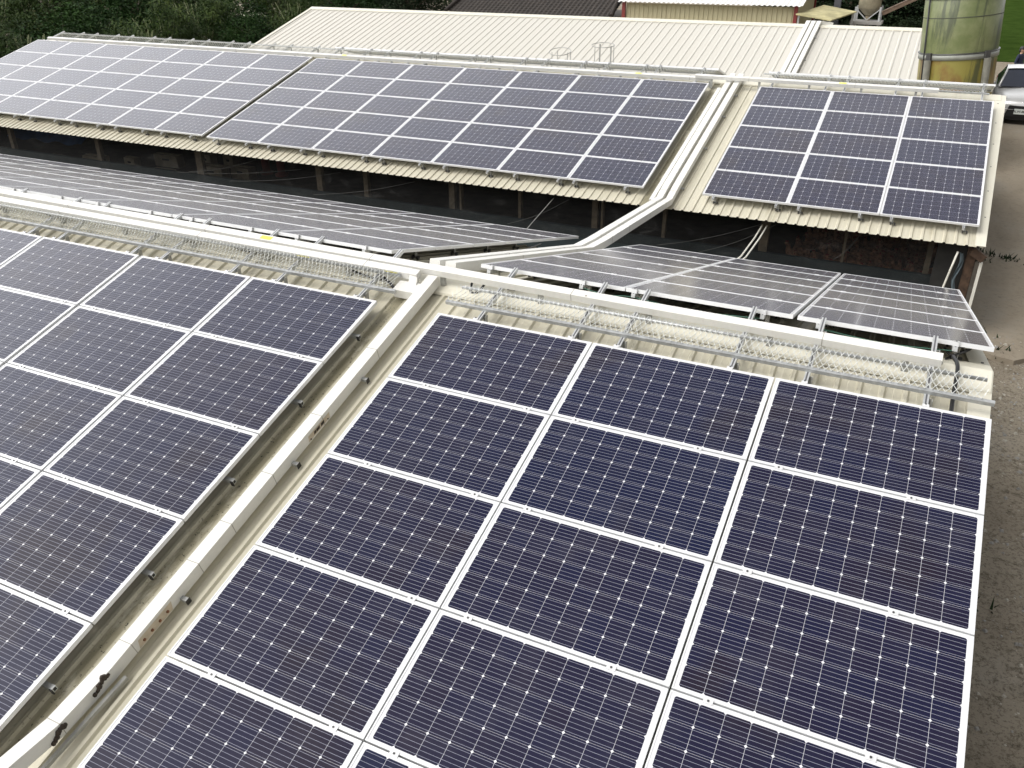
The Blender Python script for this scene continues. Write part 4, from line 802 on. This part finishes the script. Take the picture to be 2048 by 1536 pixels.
# ------------------------------------------------------------------ parked car
def make_car(loc):
    t = thing("parked_car", (0, 0, 0), "silver saloon car parked nose-on at the yard's far right", "car")
    paint = simple("silver_paint", (0.62, 0.62, 0.61), 0.28, 0.45, 0.03, 4); glass = simple("car_glass", (0.03, 0.035, 0.05), 0.06, 0, 0.1, 4, 0.8); blk = simple("black_plastic", (0.010, 0.010, 0.011), 0.5); chrome = simple("chrome_trim", (0.7, 0.7, 0.7), 0.2, 0.9)
    # lower body: cross sections along -Y (nose at y=0, tail at y=4.5); half widths per height
    st = [  # y, half width, sill z, belt z, crown z
        (0.00, 0.62, 0.34, 0.62, 0.66), (0.06, 0.74, 0.27, 0.68, 0.735), (0.22, 0.83, 0.24, 0.74, 0.81), (0.55, 0.87, 0.23, 0.80, 0.89), (1.05, 0.885, 0.22, 0.86, 0.965), (1.35, 0.89, 0.22, 0.90, 0.99), (2.2, 0.895, 0.22, 0.92, 0.96), (3.2, 0.89, 0.22, 0.94, 0.97), (3.9, 0.87, 0.24, 0.95, 1.01), (4.3, 0.82, 0.28, 0.93, 0.97), (4.48, 0.72, 0.36, 0.85, 0.88)]
    m = MB(); vs = []; L = 9
    for y, w, zs, zb, zc in st:
        for fx, fz in ((-0.80, 0), (-0.985, 0.22), (-1.0, 0.6), (-0.94, 1.0)): vs.append((fx * w, y, zs + (zb - zs) * fz))
        vs.append((0, y, zc))
        for fx, fz in ((0.94, 1.0), (1.0, 0.6), (0.985, 0.22), (0.80, 0)): vs.append((fx * w, y, zs + (zb - zs) * fz))
    fs = []
    for i in range(len(st) - 1):
        for k in range(L): fs.append((i * L + k, i * L + (k + 1) % L, (i + 1) * L + (k + 1) % L, (i + 1) * L + k))
    fs += [tuple(range(L)), tuple((len(st) - 1) * L + k for k in range(L))[::-1]]; m.add(vs, fs, 0, True); body = m.build("body", paint, t)
    cab = [(1.28, 0.76, 0.97), (1.95, 0.62, 1.40), (2.35, 0.58, 1.455), (2.95, 0.58, 1.44), (3.5, 0.62, 1.30), (4.05, 0.74, 1.0)]
    m = MB()                                                            # roof skin
    m.grid(lambda a, c: ((2 * a - 1) * (0.60 - 0.02 * c), 1.93 + 1.15 * c, 1.405 + 0.055 * math.sin(math.pi * (0.25 + 0.6 * c)) + 0.035 * (1 - (2 * a - 1) ** 2)), 10, 8, smooth=True); m.build("roof", paint, t)
    def wind(a, c): x = (2 * a - 1); return (x * (0.745 - 0.155 * c), 1.27 + 0.66 * c - 0.06 * (1 - x * x) * (1 - c), 0.965 + 0.44 * c + 0.03 * (1 - x * x))
    m = MB(); m.grid(wind, 10, 6, smooth=True); m.build("windscreen", glass, t)
    def rear(a, c): x = (2 * a - 1); return (x * (0.73 - 0.14 * c), 4.05 - 0.97 * c, 1.0 + 0.42 * c + 0.03 * (1 - x * x))
    m = MB(); m.grid(rear, 8, 5, smooth=True); m.build("rear_window", glass, t)
    for sx in (-1, 1):
        m = MB(); m.add([(sx * 0.83, 1.45, 0.95), (sx * 0.83, 3.95, 0.98), (sx * 0.60, 3.1, 1.40), (sx * 0.605, 2.05, 1.41)], [(0, 1, 2, 3)]); m.build("side_window", glass, t)
        m = MB(); m.tube([(sx * 0.765, 1.24, 0.95), (sx * 0.61, 1.95, 1.41), (sx * 0.59, 2.5, 1.455), (sx * 0.60, 3.1, 1.41), (sx * 0.75, 4.08, 0.98)], 0.034, 8); m.build("pillar", paint, t)
        m = MB(); m.ball((sx * 0.965, 1.55, 1.0), (0.105, 0.06, 0.075), 0, 12, 8); m.bar((sx * 0.84, 1.57, 0.95), (sx * 0.94, 1.55, 0.97), 0.05, 0.04); m.build("wing_mirror", paint, t)
        m = MB(); m.ball((sx * 0.665, 0.16, 0.66), (0.165, 0.15, 0.075), 0, 14, 8); hl = m.build("headlight", simple("headlight_glass", (0.70, 0.72, 0.74), 0.1, 0.2), t)
        for yy in (0.85, 3.55):
            m = MB(); m.lathe((sx * 0.80, yy, 0.31), [(0.20, -0.10), (0.30, -0.10), (0.315, -0.06), (0.315, 0.06), (0.30, 0.10), (0.20, 0.10)], 24, 0, True, Matrix.Rotation(math.pi / 2, 3, 'Y')); w_ = m.build("wheel", blk, t)
            m = MB(); m.lathe((sx * 0.80, yy, 0.31), [(0.0, sx * 0.085), (0.07, sx * 0.09), (0.20, sx * 0.07)], 18, 0, True, Matrix.Rotation(math.pi / 2, 3, 'Y')); r_ = m.build("rim", chrome, t); r_.parent = w_
        m = MB(); m.box((sx * 0.70, 4.40, 0.82), (0.28, 0.12, 0.14)); m.build("tail_light", RED, t)
    m = MB(); m.grid(lambda a, c: ((2 * a - 1) * (0.60 + 0.16 * (1 - c)), -0.035 + 0.10 * (2 * a - 1) ** 2, 0.26 + 0.335 * c), 12, 3, smooth=True); m.grid(lambda a, c: ((2 * a - 1) * 0.78, 0.02 + 0.10 * (2 * a - 1) ** 2, 0.16 + 0.12 * c), 8, 1); m.build("grille", blk, t)
    m = MB(); m.tube([(x, -0.042 + 0.10 * (x / 0.7) ** 2, 0.475) for x in (-0.7, -0.45, -0.2)], 0.010, 6); m.tube([(x, -0.042 + 0.10 * (x / 0.7) ** 2, 0.475) for x in (0.2, 0.45, 0.7)], 0.010, 6); m.build("chrome_strip", chrome, t)
    m = MB(); m.ball((0, 0.045, 0.685), (0.035, 0.02, 0.03), 0, 10, 6); m.build("badge", chrome, t)
    m = MB(); m.box((0, -0.075, 0.43), (0.38, 0.014, 0.16)); pl = m.build("number_plate", simple("plate_white", (0.62, 0.66, 0.63), 0.5, 0, 0.03), t)
    fc = bpy.data.curves.new("plate_text", 'FONT'); fc.body = "ALW-8829"; fc.size = 0.096; fc.align_x = 'CENTER'; fc.align_y = 'CENTER'; fc.extrude = 0.001; fc.offset = 0.0018; fc.materials.append(BLACK)
    fo = bpy.data.objects.new("plate_text", fc); COL.objects.link(fo); bpy.context.view_layer.update()
    fm = bpy.data.meshes.new_from_object(fo.evaluated_get(bpy.context.evaluated_depsgraph_get())); bpy.data.objects.remove(fo)
    fo = bpy.data.objects.new("plate_text", fm); COL.objects.link(fo); fo.parent = pl; fo.location = (0, -0.0845, 0.43); fo.rotation_euler = (math.pi / 2, 0, 0)
    m = MB(); m.tube([(0.25, 2.5, 1.48), (0.25, 2.75, 1.75)], 0.006, 5); m.build("aerial", BLACK, t)
    t.location = loc; return t
car = make_car((6.82, 28.4, GZ + 0.68)); car.scale = (1.1, 1.1, 1.1); car.rotation_euler = (0, 0, R(-2))

# ------------------------------------------------------------------ person standing behind the car
def make_person(loc, rotz):
    t = thing("person", (0, 0, 0), "person in a dark navy jacket standing behind the silver car", "person")
    me = bpy.data.meshes.new("skeleton")
    J = {"pelvis": (0, 0, 0.93, .135), "waist": (0, 0, 1.07, .125), "chest": (0, -0.02, 1.27, .155), "neck0": (0, 0, 1.42, .075), "neck": (0, -0.01, 1.49, .052), "head": (0, -0.03, 1.58, .085), "crown": (0, -0.02, 1.66, .080)}
    for s_, n_ in ((-1, "l"), (1, "r")):
        J.update({"sh" + n_: (s_ * .185, 0, 1.38, .068), "el" + n_: (s_ * .27, 0.03, 1.11, .048), "wr" + n_: (s_ * .25, -0.12, 0.89, .034), "ha" + n_: (s_ * .245, -0.17, 0.82, .036), "hip" + n_: (s_ * .095, 0, 0.86, .105), "kn" + n_: (s_ * .11, -0.02, 0.49, .066), "an" + n_: (s_ * .115, 0.02, 0.10, .045), "to" + n_: (s_ * .13, -0.16, 0.045, .040)})
    E = [("pelvis", "waist"), ("waist", "chest"), ("chest", "neck0"), ("neck0", "neck"), ("neck", "head"), ("head", "crown")]
    for n_ in "lr": E += [("chest", "sh" + n_), ("sh" + n_, "el" + n_), ("el" + n_, "wr" + n_), ("wr" + n_, "ha" + n_), ("pelvis", "hip" + n_), ("hip" + n_, "kn" + n_), ("kn" + n_, "an" + n_), ("an" + n_, "to" + n_)]
    keys = list(J); me.from_pydata([J[k][:3] for k in keys], [(keys.index(a), keys.index(b_)) for a, b_ in E], [])
    tmp = bpy.data.objects.new("skeleton", me); COL.objects.link(tmp); sk = tmp.modifiers.new("skin", 'SKIN'); sb = tmp.modifiers.new("sub", 'SUBSURF'); sb.levels = 2; sb.render_levels = 2
    for i, k in enumerate(keys): me.skin_vertices[0].data[i].radius = (J[k][3],) * 2
    me.skin_vertices[0].data[0].use_root = True
    bpy.context.view_layer.update(); ev = tmp.evaluated_get(bpy.context.evaluated_depsgraph_get()); bm_ = bpy.data.meshes.new_from_object(ev)
    skin = simple("skin_tone", (0.42, 0.26, 0.18), 0.55); navy = simple("navy_jacket", (0.012, 0.018, 0.045), 0.8, 0, 0.3, 8); trou = simple("dark_trousers", (0.015, 0.015, 0.02), 0.85)
    bm_.materials.clear()
    for mm in (navy, trou, skin, BLACK): bm_.materials.append(mm)
    for p in bm_.polygons:
        z = p.center.z; p.use_smooth = True
        p.material_index = 2 if z > 1.45 or (z < 0.885 and abs(p.center.x) > 0.2) else (1 if z < 0.92 and abs(p.center.x) < 0.23 else 0)
        if z < 0.085: p.material_index = 3
    b = bpy.data.objects.new("body", bm_); COL.objects.link(b); b.parent = t; bpy.data.objects.remove(tmp)
    m = MB(); m.ball((0, 0.005, 1.645), (0.098, 0.108, 0.098), 0, 16, 10); m.ball((0, 0.055, 1.57), (0.085, 0.06, 0.09), 0, 12, 8); m.build("hair", simple("black_hair", (0.012, 0.011, 0.011), 0.5), t)
    m = MB(); m.tube([(0, -0.113, 1.605), (0, -0.136, 1.575), (0, -0.118, 1.565)], [0.008, 0.013, 0.008], 6)
    for sx in (-1, 1): m.ball((sx * 0.085, -0.02, 1.59), (0.012, 0.022, 0.032), 0, 8, 6)
    m.build("nose_and_ears", skin, t)
    m = MB()
    for sx in (-1, 1): m.ball((sx * 0.032, -0.108, 1.605), (0.012, 0.006, 0.007), 0, 8, 5)
    m.ball((0, -0.112, 1.54), (0.022, 0.005, 0.005), 0, 8, 5); m.build("eyes_and_mouth", DARK, t)
    for sx in (-1, 1):
        for k in range(5):
            f = MB()
            if k < 4: x = sx * (0.245) ; f.tube([(x, -0.165 - 0.012 + 0.016 * (k - 1.5), 0.80), (x - sx * 0.004, -0.175 + 0.015 * (k - 1.5), 0.765), (x - sx * 0.016, -0.172 + 0.014 * (k - 1.5), 0.735 + 0.006 * abs(k - 1.5))], [0.009, 0.0085, 0.007], 6)
            else: f.tube([(sx * 0.235, -0.195, 0.835), (sx * 0.222, -0.215, 0.80), (sx * 0.222, -0.212, 0.775)], [0.011, 0.0095, 0.008], 6)
            f.build("thumb" if k == 4 else "finger", skin, t)
    t.location = loc; t.rotation_euler = (0, 0, rotz); return t
make_person((6.92, 36.5, GZ + 0.68), R(60))

for o in bpy.data.objects:
    if '_w' in o: del o['_w']
